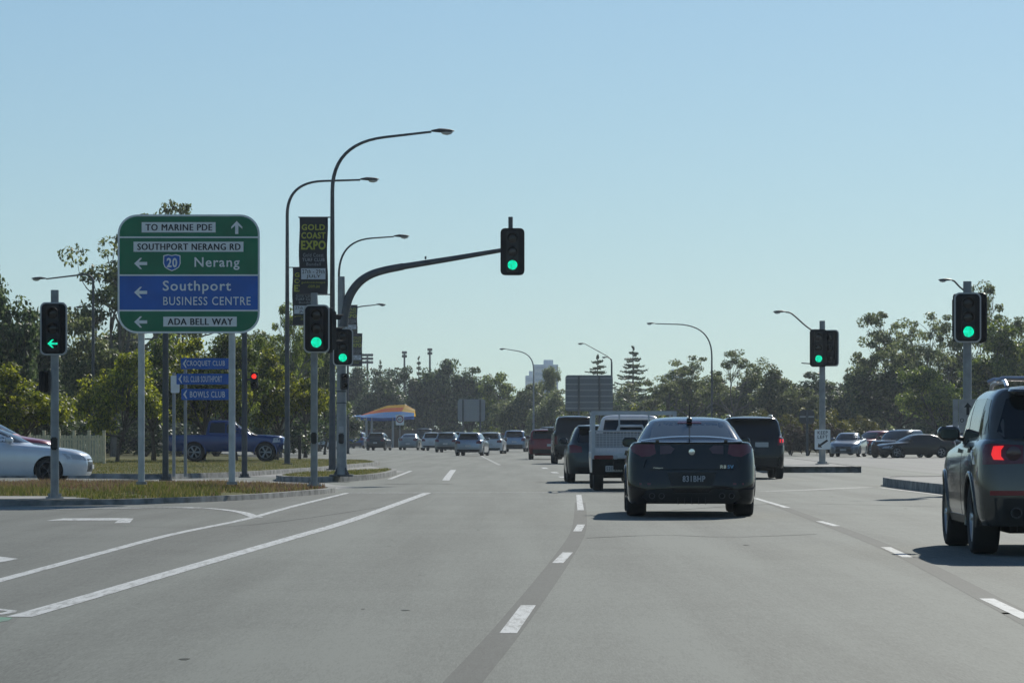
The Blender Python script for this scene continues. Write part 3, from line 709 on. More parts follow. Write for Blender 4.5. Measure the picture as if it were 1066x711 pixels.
queue = [ # name, label, kind, paint, px, Z, heading, (w,h,l)
 ('wagon','silver tall wagon leading on the right, beside the dark red hatchback','suv',SILB,536,285,4,(1.82,1.72,4.5)),
 ('hatchback','white hatchback just left of the silver tall wagon','hatch',WHT,511,252,5,(1.76,1.52,4.2)),
 ('hatchback','silver hatchback with red tail lights, nearest of the queue in the left lanes','hatch',SIL,489,226,7,(1.80,1.47,4.2)),
 ('hatchback','silver blue hatchback partly hidden behind the nearest silver one','hatch',GRN,465,278,7,(1.78,1.55,4.2)),
 ('hatchback','white hatchback with a dark rear window between silver sedan and blue hatchback','hatch',WHT,450,312,7,(1.80,1.60,4.3)),
 ('sedan','silver sedan in the queue under the speed limit sign','sedan',GRN,426,325,6,(1.85,1.50,4.7)),
 ('van','tall dark van with a pale roof, behind the silver sedan','suv',DKG,442,395,6,(1.9,2.15,4.9)),
 ('hatchback','black hatchback with a pale roof edge, left of the silver sedan','hatch',DKG,392,318,8,(1.78,1.58,4.2)),
 ('suv','blue SUV left of the black hatchback, beside the mast pole','suv',BLU,371,372,8,(1.85,1.72,4.5)),
 ('hatchback','silver hatchback in the turning queue between the two signal poles','hatch',SIL,334,345,14,(1.8,1.62,4.3)),
 ('suv','dark SUV in the turning queue behind the silver hatchback','suv',DKG,321,425,14,(1.85,1.75,4.5)),
 ('van','white van glimpsed between the light pole and the mast pole','suv',WHT,349.5,395,10,(1.9,2.1,4.9)),
 ('sedan','small white sedan far ahead between the tall wagon and the red hatchback','sedan',WHT,552,420,2,(1.8,1.45,4.6)),
 ('hatchback','dark maroon hatchback far ahead behind the white hatchback','hatch',RED,522,390,4,(1.78,1.6,4.2)),
 ('hatchback','grey hatchback with roof just showing above the nearest silver hatchback','hatch',DKG,478,330,5,(1.8,1.66,4.2)),
 ('hatchback','blue grey hatchback behind the row, left of the grey roof','hatch',SLATE,468,400,5,(1.8,1.75,4.2)),
]
for n_, l_, k_, p_, px, Z, hd, sz in queue:
    make_car(n_, l_, 'van' if n_=='van' else 'car', k_, p_, at(px,Z), hd, sz, 'cars queued ahead on the far carriageway', detail=0)
make_car('hatchback','red car far left beyond the blue pickup, seen between light poles','car','hatch',paint('bright_red',(.30,.015,.02),.1),at(309,400),40,(1.8,1.75,4.2),'cars queued ahead on the far carriageway',detail=0)
# ---- cars facing us on the right
def facing(name, label, kind, p, px, Z, hd, sz): make_car(name, label, 'car', kind, p, at(px,Z), hd, sz, 'cars waiting on the opposite carriageway', detail=0, rear=True)
facing('sedan','silver sedan facing us behind the keep left sign','sedan',paint('steel_blue',(.20,.23,.27),.7),886,216,193,(1.85,1.45,4.6))
facing('suv','red SUV facing us between the silver sedan and the black SUV','suv',paint('crimson',(.30,.02,.03),.2),921,236,222,(1.85,1.62,4.5))
facing('suv','black SUV facing us right of the red one','suv',BLK,944,207,208,(1.9,1.62,4.7))
facing('sedan','low black sedan at the right end of the facing row, beside the mirror','sedan',BLK,973,203,250,(1.85,1.35,4.7))
facing('van','white van mostly hidden behind the grey SUV on the right','suv',WHT,998,215,190,(1.9,1.9,4.9))
# ---- left: silver coupe and pink car on the side road
SLV = paint('bright_silver', (.80,.82,.85), .15, .2)
car, bv, sl = make_car('coupe','silver coupe with dark alloys crossing behind the verge at the left edge','car','sedan',SLV,(0,0,0),90,(1.83,1.48,5.35),alloy=ALLOY_D,glass=GLASS_L)
car.location = (W(95.5,91).x-4.14, 91, 0)
car2, bv, sl = make_car('hatchback','pink red car behind the silver coupe at the left edge','car','hatch',paint('pink_red',(.42,.07,.10),.1),(0,0,0),92,(1.8,1.66,4.3),glass=GLASS_L)
car2.location = (W(62,107.5).x-3.5, 107.5, .14)

# ---- blue pickup on the grass at the left
PB = paint('pickup_blue', (.012,.05,.19), .3, .25)
root = thing('pickup_truck','blue dual cab pickup parked under the trees on the left','pickup',(W(301,152).x-3.95,152,.14),-R(90))
PK = [(-1.15,.50,3.65,.42,.80,.08,.3,.02,.06),(-1.2,.45,3.75,.40,.90,.1,.35,.02,.12),(-1.22,.62,3.82,.6,.93,.1,.4,.02,.16),(-1.22,.85,3.82,.82,.935,.1,.4,.02,.16),(-1.22,1.05,3.76,1.02,.925,.1,.4,.02,.18),(-1.2,1.12,3.5,1.10,.90,.08,.35,.02,.2),(-1.0,1.125,2.6,1.15,.82,.1,.3,.02,.2),(-.6,1.125,2.5,1.16,.6,.1,.3,.02,.2)]
vs, fs = loft(PK, 2, (.0,.06)); bvh = bvh_of(vs, fs); b = MB(); b.add(vs, fs, PB, True); body = b.build('body', root)
cut_arches(body, [(s*.84,y,.40,.46,.46) for s in (-1,1) for y in (0,3.0)], UNDER)
CAB = [(.45,1.10,2.55,1.10,.86,.1,.3,.02,.2),(.47,1.22,2.4,1.22,.84,.1,.3,.02,.2),(.53,1.5,1.95,1.5,.76,.1,.25,.02,.16),(.58,1.68,1.68,1.68,.70,.1,.2,.02,.1),(.68,1.745,1.5,1.745,.58,.15,.2,.02,.05),(.9,1.77,1.3,1.77,.3,.1,.1,.0,.0)]
vs, fs = loft(CAB, 3, (0,.04)); bvc = bvh_of(vs, fs); b = MB(); b.add(vs, fs, PB, True); b.build('cab', root)
for s, v in ((-1,'l'),(1,'s')):
    for o_ in ([(.62,1.22),(1.3,1.2),(1.3,1.64),(.70,1.63)],[(1.36,1.2),(2.25,1.2),(1.92,1.45),(1.66,1.63),(1.36,1.645)]):
        q = MB(); patch(q, bvc, o_, v, GLASS); q.build('side_window', root)
    q = MB(); patch(q, bvh, [(3.30,.80),(3.62,.82),(3.60,1.0),(3.35,1.0)], v, LAMP_C, off=.006); q.build('headlight', root)
    q = MB(); q.rbox((s*1.0,2.05,1.24),(.2,.1,.2),BLACK,.03); q.build('wing_mirror', root)
    for y in (0,3.0):
        wheel(root, s*.93, y, .40, .27, ALLOY, 6)
        q = MB(); q.lathe([(.455,-.03),(.50,-.03),(.50,.0),(.455,.01)],PB,'X',36,(s*.93,y,.40))
        keep = [f for f in range(len(q.f)) if sum(q.v[i][2] for i in q.f[f])/4 > .35]; q.f=[q.f[i] for i in keep]; q.m=[q.m[i] for i in keep]; q.sm=[q.sm[i] for i in keep]
        q.build('wheel_arch_flare', root)
q = MB(); patch(q, bvc, [(-.66,1.22),(.66,1.22),(.58,1.64),(-.58,1.64)],'f',GLASS); q.build('windscreen', root)
q = MB(); q.tube([(.86,2.75,1.05),(.88,2.45,1.15),(.82,1.95,1.62),(.80,1.92,1.80)],.035,BLACK,8); q.rbox((.80,1.95,1.84),(.09,.14,.1),BLACK,.02); q.build('snorkel', root)
q = MB(); q.rbox((0,3.85,.62),(1.7,.2,.26),CHROME,.05); q.tube([(-.5,3.9,.7),(-.5,3.92,1.05),(.5,3.92,1.05),(.5,3.9,.7)],.03,CHROME,8); q.build('bull_bar', root)

# ---- white tray ute
TRAY = mat('tray_white', (.55,.57,.59), .45, .1, var=.12, vscale=4)
root = thing('tray_ute','white ute with a mesh sided tray and ladder rack, left of the black sedan','ute',(W(658,79).x,79,0),R(0.2))
UT = [(-.2,.42,3.5,.36,.78,.08,.3,.02,.06),(-.2,.40,3.6,.34,.86,.1,.35,.02,.12),(-.2,.6,3.68,.55,.885,.1,.4,.02,.16),(-.2,.85,3.66,.78,.885,.1,.4,.02,.16),(-.2,.93,3.5,.93,.86,.1,.35,.02,.2),(-.1,.95,2.7,1.0,.8,.1,.3,.02,.2),(.0,.955,2.6,1.0,.5,.1,.3,.02,.2)]
UT = [(a+1.0,b_,c,d,e,f,g,h,i) for (a,b_,c,d,e,f,g,h,i) in UT]
vs, fs = loft(UT, 2, (0,.06)); b = MB(); b.add(vs, fs, WHT, True); body = b.build('body', root)
cut_arches(body, [(s*.80,2.85,.33,.38,.44) for s in (-1,1)], UNDER)
CAB = [(1.02,.92,2.75,.95,.83,.08,.3,.01,.2),(1.03,1.12,2.5,1.08,.82,.08,.3,.01,.2),(1.06,1.38,2.05,1.38,.70,.1,.25,.02,.16),(1.11,1.57,1.8,1.57,.63,.1,.2,.02,.1),(1.18,1.645,1.65,1.645,.54,.12,.2,.02,.05),(1.3,1.665,1.5,1.665,.3,.1,.1,0,0)]
vs, fs = loft(CAB, 3, (0,.03)); bvc = bvh_of(vs, fs); b = MB(); b.add(vs, fs, WHT, True); b.build('cab', root)
q = MB(); patch(q, bvc, [(-.62,1.24),(.62,1.24),(.565,1.555),(-.565,1.555)],'r',GLASS); q.build('rear_window', root)
q = MB(); patch(q, bvc, [(-.66,1.12),(.66,1.12),(.57,1.52),(-.57,1.52)],'f',GLASS); q.build('windscreen', root)
for v in 'ls':
    q = MB(); patch(q, bvc, [(1.22,1.12),(2.3,1.12),(1.85,1.52),(1.25,1.53)],v,GLASS); q.build('side_window', root)
q = MB(); q.box((0,.90,1.03),(1.76,.03,.46),mat('headboard_grey',(.26,.28,.29),.6)); q.build('headboard', root)
for s in (-1,1):
    for y in (0,2.85): wheel(root, s*.86, y, .33, .22, ALLOY_D, 6)
q = MB(); q.box((0,-.1,.78),(1.84,2.05,.06),TRAY); q.box((0,-1.12,.77),(1.84,.03,.11),TRAY); q.build('tray', root)
def mesh_panel(name, x0,y0,x1,y1,z0,z1,nb):
    q = MB(); P0 = Vector((x0,y0,0)); P1 = Vector((x1,y1,0))
    for z in (z0,z1): q.tube([P0+Vector((0,0,z)),P1+Vector((0,0,z))],.022,TRAY,6)
    for k in range(nb+1):
        p = P0.lerp(P1,k/nb); q.tube([p+Vector((0,0,z0)),p+Vector((0,0,z1))],.022 if k in (0,nb) else .006,TRAY,4)
    for k in range(1,9):
        z = z0+(z1-z0)*k/9; q.tube([P0+Vector((0,0,z)),P1+Vector((0,0,z))],.006,TRAY,4)
    q.build(name, root)
mesh_panel('mesh_tailgate',-.90,-1.1,.90,-1.1,.82,1.30,24)
mesh_panel('mesh_side',-.91,-1.1,-.91,.92,.82,1.30,26); mesh_panel('mesh_side',.91,-1.1,.91,.92,.82,1.30,26)
q = MB()
q.box((-.885,-1.1,1.27),(.085,.07,.93),TRAY); q.box((.885,-1.1,1.27),(.085,.07,.93),TRAY)
for s in (-1,1):
    q.box((s*.885,.93,1.27),(.05,.05,.93),TRAY); q.box((s*.885,-.08,1.69),(.05,2.1,.05),TRAY)
for y in (-1.1,.93): q.box((0,y,1.70),(1.76,.05,.075),TRAY)
for x in (-.32,.32): q.box((x,-1.1,1.48),(.035,.035,.38),TRAY)
q.tube([(-.3,.90,1.30),(-.26,.9,1.42),(.26,.9,1.42),(.3,.9,1.30)],.03,TRAY,6)
q.build('ladder_rack', root)
q = MB(); q.box((0,-1.05,.62),(1.5,.12,.16),UNDER); q.box((0,-.4,.55),(.9,1.9,.16),UNDER); q.box((0,-1.1,.50),(1.3,.06,.20),UNDER); q.tube([(-.8,0,.33),(.8,0,.33)],.06,UNDER,8)
for s in (-1,1): q.box((s*.74,-.42,.52),(.3,.02,.34),UNDER)
q.build('chassis', root)
for s in (-1,1):
    q = MB(); q.rbox((s*.66,-1.13,.735),(.42,.05,.085),TAIL,.012); q.rbox((s*.40,-1.132,.735),(.09,.05,.085),LAMP_C,.01); q.build('tail_light', root)
q = MB(); q.plate(rrect(-.62,.42,-.25,.55,.015,2),-1.155,-1.135,PLATE); pl = q.build('number_plate', root)
q = MB(); q.text('531 SYV',(-.60,.445,-.27,.525),-1.158,mat('plate_dark_letters',(.12,.12,.13),.5),.02); q.build('lettering', pl)
# ------------------------------------------------------------------ street furniture
LIT_G = mat('green_lamp_lit', (.0,.4,.25), .3, emit=(.0,1,.55), estr=.72)
LIT_R = mat('red_lamp_lit', (.5,.02,.02), .3, emit=(1,.03,.02), estr=1.6)
OFF_L = mat('lamp_unlit', (.016,.013,.012), .18)
BORDER = mat('board_edge_white', (.5,.51,.5), .5)
def led(m):
    """LED lamps: the emission breaks up into small dots"""
    nt = m.node_tree; b = nt.nodes['Principled BSDF']; tc = nt.nodes.new('ShaderNodeTexCoord'); v = nt.nodes.new('ShaderNodeTexNoise'); v.inputs['Scale'].default_value = 16; v.inputs['Detail'].default_value = 3
    mr = nt.nodes.new('ShaderNodeMapRange'); mr.inputs[1].default_value = .32; mr.inputs[2].default_value = .68; mr.inputs[3].default_value = b.inputs['Emission Strength'].default_value*.45; mr.inputs[4].default_value = b.inputs['Emission Strength'].default_value*1.45
    nt.links.new(tc.outputs['Object'], v.inputs['Vector']); nt.links.new(v.outputs['Fac'], mr.inputs[0]); nt.links.new(mr.outputs[0], b.inputs['Emission Strength'])
led(LIT_G); led(LIT_R)
def pole(mb, h, r0, r1, m, base=True, bolt=True, x=0, y=0, z0=0):
    mb.tube([(x,y,z0),(x,y,h*.5),(x,y,h)],[r0,(r0+r1)/2,r1],m,14)
    if base:
        mb.tube([(x,y,z0),(x,y,z0+.03)],r0*2.1,m,12)
        for k in range(4):
            a = R(45+90*k); mb.tube([(x+r0*1.7*math.cos(a),y+r0*1.7*math.sin(a),z0),(x+r0*1.7*math.cos(a),y+r0*1.7*math.sin(a),z0+.09)],.018,m,6)
def signal_head(parent, x, z, w, h, rz=0, lit='green', arrow=False, border=True, y=-.16, name='signal_head', board=True, n=3):
    """a lantern column facing -Y when rz = 0: target board (the part), lanterns, visors and lenses as sub-parts"""
    b = MB()
    if board:
        b.plate(rrect(-w/2,-h/2,w/2,h/2,w*.2), 0, .025, BORDER if border else BLACK)
        e = w*.055 if border else .004
        b.plate(rrect(-w/2+e,-h/2+e,w/2-e,h/2-e,w*.17), -.006, .0, BLACKM)
        b.plate(rrect(-w/2+.003,-h/2+.003,w/2-.003,h/2-.003,w*.2), .0255, .028, BLACKM)
    lw = w*.50; b.rbox((0,-.05,0),(lw,.12,h*.86),BLACK,.02)
    b.rbox((0,.08,0),(lw*.8,.12,h*.80),BLACKM,.02)
    hd = b.build(name, parent, (x, y, z)); hd.rotation_euler = (0,0,rz)
    r = min(lw*.40, h*.125)
    for k in range(n):
        zc = h*.285*(1-k) if n == 3 else h*.21*(1-2*k)
        q = MB(); on = (lit == 'green' and k == n-1) or (lit == 'red' and k == 0)
        q.lathe([(0,-.125),(r*.6,-.122),(r,-.112)], OFF_L if (not on or arrow) else (LIT_G if lit=='green' else LIT_R), 'Y', 20, (0,0,zc)); 
        ln = q.build('lens', hd)
        if on and arrow:
            q = MB(); a = r*.95
            q.plate([(-a,zc),(-a*.15,zc+a*.8),(a*.25,zc+a*.8),(-a*.35,zc+a*.18),(a*.95,zc+a*.18),(a*.95,zc-a*.18),(-a*.35,zc-a*.18),(a*.25,zc-a*.8),(-a*.15,zc-a*.8)],-.135,-.128,LIT_G); q.build('lit_arrow', hd)
        # visor: open tube, cut away below
        q = MB(); m_ = 14; vs = []
        for i in range(m_+1):
            a = R(-35+250*i/m_); 
            for rr in (r*1.06, r*1.14):
                for yy in (-.11, -.11-.17*(0.55+.45*max(0,math.sin(a)))): vs.append((rr*math.cos(a), yy, zc+rr*math.sin(a)))
        fs = []
        for i in range(m_):
            o = 4*i; n_ = o+4; fs += [(o,n_,n_+1,o+1),(o+2,o+3,n_+3,n_+2),(o+1,n_+1,n_+3,o+3)]
        q.add(vs, fs, BLACKM, True); q.build('visor', hd)
    return hd

# left arrow signal
Z = 62.0; s = F/Z
t = thing('traffic_signal','traffic signal with a lit green left arrow on the near left verge','traffic signal',(W(57,Z).x,Z,.11))
b = MB(); pole(b, HT(302,Z)-.11, .075,.07, STEEL); b.rbox((0,-.09,.95),(.12,.07,.22),BLACK,.02); b.build('pole', t)
signal_head(t, 0, HT(342.5,Z)-.11, 28/s, 55/s, 0, 'green', True)
signal_head(t, -.17, HT(397,Z)-.11, .22, .44, R(150), None, border=False, y=.02, board=False, n=2)
# signal on the nose of the verge
Z = 75; s = F/Z
t = thing('traffic_signal','traffic signal with a lit green disc standing on the tip of the grass verge','traffic signal',(W(327,Z).x,Z,.15))
b = MB(); pole(b, HT(305,Z)-.15, .075,.07, STEEL); b.rbox((0,-.09,1.0),(.12,.07,.24),BLACK,.02); b.build('pole', t)
signal_head(t, 3/s, HT(342.5,Z)-.15, 27/s, 50/s, 0, 'green')
signal_head(t, 17/s, HT(344,Z)-.15, .30, .95, R(112), None, border=False, y=.05)
# mast arm signal
Z = 93.7; s = F/Z
t = thing('mast_arm_signal','tall mast with a curved arm holding a green signal over the road','traffic signal',(W(355.5,Z).x,Z,.15))
b = MB(); H_ = HT(288,Z)-.15
b.tube([(0,0,0),(0,0,.35),(0,0,H_*.55),(0,0,H_)],[.17,.135,.12,.085],STEEL,16)
b.rbox((0,0,.02),(.62,.62,.05),STEEL_D,.01)
for k in range(4):
    a = R(45+90*k); b.add([(.13*math.cos(a)-.01,.13*math.sin(a),.04),(.27*math.cos(a)-.01,.27*math.sin(a),.04),(.13*math.cos(a)-.01,.13*math.sin(a),.26),(.13*math.cos(a)+.01,.13*math.sin(a)+.01,.04),(.27*math.cos(a)+.01,.27*math.sin(a)+.01,.04),(.13*math.cos(a)+.01,.13*math.sin(a)+.01,.26)],[(0,1,2),(5,4,3),(0,3,4,1),(1,4,5,2)],STEEL_D)
b.rbox((0,-.17,.98),(.14,.08,.26),BLACK,.02); b.rbox((0,-.17,1.22),(.13,.05,.16),mat('pale_label',(.45,.45,.45),.6),.01)
for zz in (1.9,2.2): b.tube([(0,0,zz),(0,0,zz+.03)],.145,STEEL_D,12)
b.build('pole', t)
def pz(x, y): return ((x-355.5)/s, 0, HT(y,Z)-.15)
arm = [pz(357,340),pz(359,324),pz(364,308),pz(373,295),pz(385,286.5),pz(400,281.5),pz(420,277.5)]
b = MB(); A = [tuple(p) for p in catmull(arm,4)]
b.tube(A, [.13-.035*i/(len(A)-1) for i in range(len(A))], STEEL_D, 12)
b.tube([pz(419,277.7),pz(470,269.5),pz(523,260.5)],[.085,.072,.058],STEEL_D,12)
for px,py in ((443,270),(394,283)): b.tube([pz(px,py),pz(px,py-3)],.025,STEEL_D,6)
b.build('arm', t)
b = MB(); b.tube([pz(531.5,275),pz(531.5,226)],.06,STEEL_D,10); b.build('arm_post', t)
signal_head(t, (533.5-355.5)/s, HT(262.5,Z)-.15, 25/s, 49/s, 0, 'green', border=False)
signal_head(t, (357.5-355.5)/s, HT(361.5,Z)-.15, 21/s, 39/s, 0, 'green', y=-.22)
hd = signal_head(t, (358-355.5)/s, HT(397.5,Z)-.15, .34, .5, R(15), None, border=False, board=False, n=2, y=-.22)
# right median signals
Z = 129; s = F/Z
t = thing('traffic_signal','traffic signal with two boards on the median, above the keep left sign','traffic signal',(W(856,Z).x,Z,.2))
b = MB(); pole(b, HT(334,Z)-.2, .12,.10, STEEL); b.build('pole', t)
signal_head(t, -4.5/s, HT(362.5,Z)-.2, 18/s, 39/s, 0, 'green', border=False, y=-.2)
signal_head(t, 9/s, HT(362.5,Z)-.2, 17/s, 38/s, R(-28), None, border=True, y=-.05)
def outreach(par, p0, p1, m=STEEL_D, L=.5, r=.028):
    q = MB(); p0 = Vector(p0); p1 = Vector(p1); d = (p1-p0)
    pts = [p0, p0+d*.35, p0+d*.8+Vector((0,0,d.z*.12)), p1]
    q.tube([tuple(v) for v in catmull(pts,4)], r, m, 8); q.build('lamp_arm', par)
    lum(par, p1, -1, L)
def lum(par, p, sg, L=.75):
    k_ = L/.75
    q = MB(); n = 10; vs = []
    prof = [(0,.05,.04),(.12,.075,.06),(.35,.15,.095),(.6,.165,.085),(.85,.13,.06),(1,.03,.02)]
    for t_, wy, hz in prof:
        for k in range(n):
            a = 2*math.pi*k/n; vs.append((p[0]+sg*t_*L, p[1]+wy*k_*math.cos(a), p[2]+k_*(.02+(hz if math.sin(a)>0 else hz*.45)*math.sin(a))))
    q.add(vs, [(i*n+k, i*n+(k+1)%n, (i+1)*n+(k+1)%n, (i+1)*n+k) for i in range(len(prof)-1) for k in range(n)]+[tuple(range(n))[::-1],tuple(range((len(prof)-1)*n,len(prof)*n))], mat('luminaire',(.035,.037,.04),.5), True)
    h = q.build('lamp_head', par)
    q = MB(); vs = []
    for t_, wy, dz in ((.42,.06,-.02),(.5,.11,-.075),(.68,.12,-.10),(.85,.09,-.07),(.93,.03,-.02)):
        for k in range(7):
            a = math.pi*k/6; vs.append((p[0]+sg*t_*L, p[1]+wy*k_*math.cos(a), p[2]+k_*(-.01+dz*math.sin(a))))
    q.add(vs, [(i*7+k,i*7+k+1,(i+1)*7+k+1,(i+1)*7+k) for i in range(4) for k in range(6)], mat('lamp_glass',(.55,.58,.6),.15,coat=.5), True); q.build('lens', h)
outreach(t, (-6/s,0,HT(347,Z)-.2), (-38/s,0,HT(325,Z)-.2), L=.46)
b = MB(); b.tube([(-9/s,-.1,HT(379,Z)-.2),(-22/s,-.1,HT(378,Z)-.2)],.02,STEEL_D,6); b.build('bracket', t)
Z = 73; s = F/Z
t = thing('traffic_signal','traffic signal with a white edged board on the right median, behind the grey SUV','traffic signal',(W(1007,Z).x,Z,.2))
b = MB(); pole(b, HT(293,Z)-.2, .09,.085, STEEL); b.build('pole', t)
signal_head(t, -1/s, HT(331,Z)-.2, 28/s, 52/s, 0, 'green', y=-.22)
signal_head(t, 9/s, HT(331,Z)-.2, 26/s, 52/s, R(-40), None, border=False, y=.02)
signal_head(t, -8/s, HT(331,Z)-.2, 20/s, 50/s, R(48), None, border=False, y=.05)
outreach(t, (-4/s,0,HT(302,Z)-.2), (-16/s,0,HT(292,Z)-.2), L=.28, r=.018)
# pedestrian signal behind the big sign
Z = 86; s = F/Z
t = thing('pedestrian_signal','pedestrian signal lit red, right of the big green sign','traffic signal',(W(254.5,Z).x,Z,.2))
b = MB(); pole(b, HT(340,Z)-.2, .07,.065, STEEL_D); b.tube([(0,0,HT(395,Z)-.2),(.24,0,HT(395,Z)-.2)],.025,STEEL_D,6); b.build('pole', t)
signal_head(t, 10.5/s, HT(396,Z)-.2, .36, .46, 0, 'red', border=False, board=False, n=2, y=-.05)

# ---- big direction sign
Z = 66; s = F/Z; zb = .3
def big(px, py): return ((px-196.5)/s, HT(py,Z)-zb)
t = thing('direction_sign','big green and blue road direction sign on two posts on the verge','road sign',(W(196.5,Z).x,Z,zb))
x0,z0 = big(122.5,347); x1,z1 = big(270.5,223.5)
b = MB(); b.plate(rrect(x0,z0,x1,z1,.36,8), 0,.02, WHITE)
e = .035
b.plate(rrect(x0+e,z0+e,x1-e,z1-e,.33,8), -.003, .001, SGREEN)
b.plate(rrect(x0+.003,z0+.003,x1-.003,z1-.003,.36,8), .0205,.03, STEEL)
bl0,bl1 = big(0,323)[1], big(0,287)[1]
def rect(mb, xa, za, xb, zb_, y, m): mb.add([(xa,y,za),(xb,y,za),(xb,y,zb_),(xa,y,zb_)],[(0,1,2,3)],m)
rect(b, x0+e, bl0, x1-e, bl1, -.006, SBLUE)
for py in (247.2, 286.6, 323.4):
    z = big(0,py)[1]; rect(b, x0+e*.8, z-.014, x1-e*.8, z+.014, -.009, WHITE)
pn = b.build('sign_panel', t)
b = MB()
def tx(s_, bx, m, bold=.0, y=-.015):
    xa,za = big(bx[0],bx[3]); xb,zb_ = big(bx[2],bx[1]); b.text(s_, (xa,za,xb,zb_), y, m, bold)
    for dx in ((.009,) if m == SBLACK else ()): b.text(s_, (xa+dx,za,xb+dx,zb_), y-.0008, m, bold)
for bx in ((147.5,231.5,224.5,242.2),(139,251.8,253.5,262.3),(170,329.7,246.5,340)):
    xa,za = big(bx[0],bx[3]); xb,zb_ = big(bx[2],bx[1]); rect(b, xa,za,xb,zb_,-.010,mat('sign_pale',(.84,.86,.84),.5))
tx('TO MARINE PDE',(151.5,233.5,220.5,240.3),SBLACK,0); tx('SOUTHPORT NERANG RD',(143,253.7,250,260.5),SBLACK,.003); tx('ADA BELL WAY',(174.5,331.5,242,338.3),SBLACK,.003)
tx('Nerang',(202.5,268,249.5,281.2),WHITE,.014); tx('Southport',(169.5,292.3,240.5,306),WHITE,.014); tx('BUSINESS CENTRE',(170,309,261,317.8),WHITE,.006)
def arrow(cx, cy, ang, L=6.8):
    a = [(-1,0),(-.1,.85),(.22,.85),(-.28,.25),(1,.25),(1,-.25),(-.28,-.25),(.22,-.85),(-.1,-.85)]
    ca, sa = math.cos(R(ang)), math.sin(R(ang)); c0 = big(cx,cy); k = L/s
    v = [(c0[0]+(p*ca-q*sa)*k, -.014, c0[1]+(p*sa+q*ca)*k) for p,q in a]
    b.add(v, [tuple(range(len(v)))], WHITE)
arrow(246.5,237,-90); arrow(146.5,274.5,0); arrow(146.5,304.5,0); arrow(146.5,335.2,0)
def shield(k, m, y):
    c0 = big(179,273.5); p = [(-9,-7.5),(-4,-8.6),(0,-7.6),(4,-8.6),(9,-7.5),(9.2,1),(7.5,5),(4,7.3),(0,9),(-4,7.3),(-7.5,5),(-9.2,1)]
    v = [(c0[0]+u*k/s, y, c0[1]-w_*k/s) for u,w_ in p]; b.add(v, [tuple(range(len(v)))][::1], m)
shield(1.0,WHITE,-.011); shield(.88,SBLUE,-.014); tx('20',(173.6,268.6,184.6,278.6),WHITE,.03,-.018)
b.build('lettering', pn)
for px in (146.5,241):
    b = MB(); x = (px-196.5)/s; b.tube([(x,.11,0),(x,.11,z1-.1)],.062,mat('pale_galvanised',(.56,.57,.56),.5,.15,var=.12,vscale=5),12); b.tube([(x,.11,0),(x,.11,.05)],.10,CONC,12); b.build('post', t)
b = MB()
for k in range(4): b.box(((x0+x1)/2,.045,z0+.3+.55*k),(x1-x0-.3,.03,.06),STEEL_D)
b.build('rail', t)

# ---- blue club finger signs
Z = 84; s = F/Z
t = thing('finger_sign','post with three blue club direction blades, under the big sign','street sign',(W(193,Z).x,Z,.25))
b = MB(); b.tube([(0,0,0),(0,0,HT(372,Z)-.25)],.038,STEEL,10); b.build('post', t)
for txt,xa,xb,ya,yb,ta,tb in (('CROQUET CLUB',188.5,239,373,384.3,194.5,234.5),('RSL CLUB SOUTHPORT',184,239.5,389,400.2,191.5,231.5),('BOWLS CLUB',189,239,404.8,416.3,198,234.5)):
    q = MB(); f = lambda px,py: ((px-193)/s, HT(py,Z)-.25)
    a_, c_ = f(xa,yb), f(xb,ya); q.plate(rrect(a_[0],a_[1],c_[0],c_[1],.02,2),-.075,-.045,SBLUE); bl = q.build('sign_blade', t)
    q = MB(); ym = (ya+yb)/2; h = (yb-ya)
    i,j = f(ta,ym+h*.28),f(tb,ym-h*.28); q.text(txt,(i[0],i[1],j[0],j[1]),-.079,mat('sign_white_dull',(.75,.78,.8),.5),.012)
    i = f(xa+2,ym); k = h*.38/s; q.add([(i[0],-.079,i[1]),(i[0]+k*.7,-.079,i[1]+k),(i[0]+k*.95,-.079,i[1]+k),(i[0]+k*.5,-.079,i[1]),(i[0]+k*.95,-.079,i[1]-k),(i[0]+k*.7,-.079,i[1]-k)],[(0,5,4,3),(0,3,2,1)],mat('sign_white_dull')); q.build('lettering', bl)
# grey posts and small signs behind
Z = 80; s = F/Z
t = thing('steel_post','bare grey steel post behind the left part of the big sign','post',(W(172.3,Z).x,Z,.2))
b = MB(); pole(b, HT(330,Z)-.2,.072,.065,STEEL_D); b.build('post', t)
Z = 88; s = F/Z
t = thing('street_sign','small pale sign seen edge on, on a thin post left of the blue blades','street sign',(W(181,Z).x,Z,.2))
b = MB(); b.tube([(0,0,0),(0,0,HT(388,Z)-.2)],.04,STEEL,10); b.build('post', t)
b = MB(); f = lambda px,py: ((px-181)/s, HT(py,Z)-.2); a_,c_ = f(178,409),f(187,391); b.plate(rrect(a_[0],a_[1],c_[0],c_[1],.03),-.06,-.04,WHITE); b.build('sign_panel', t)
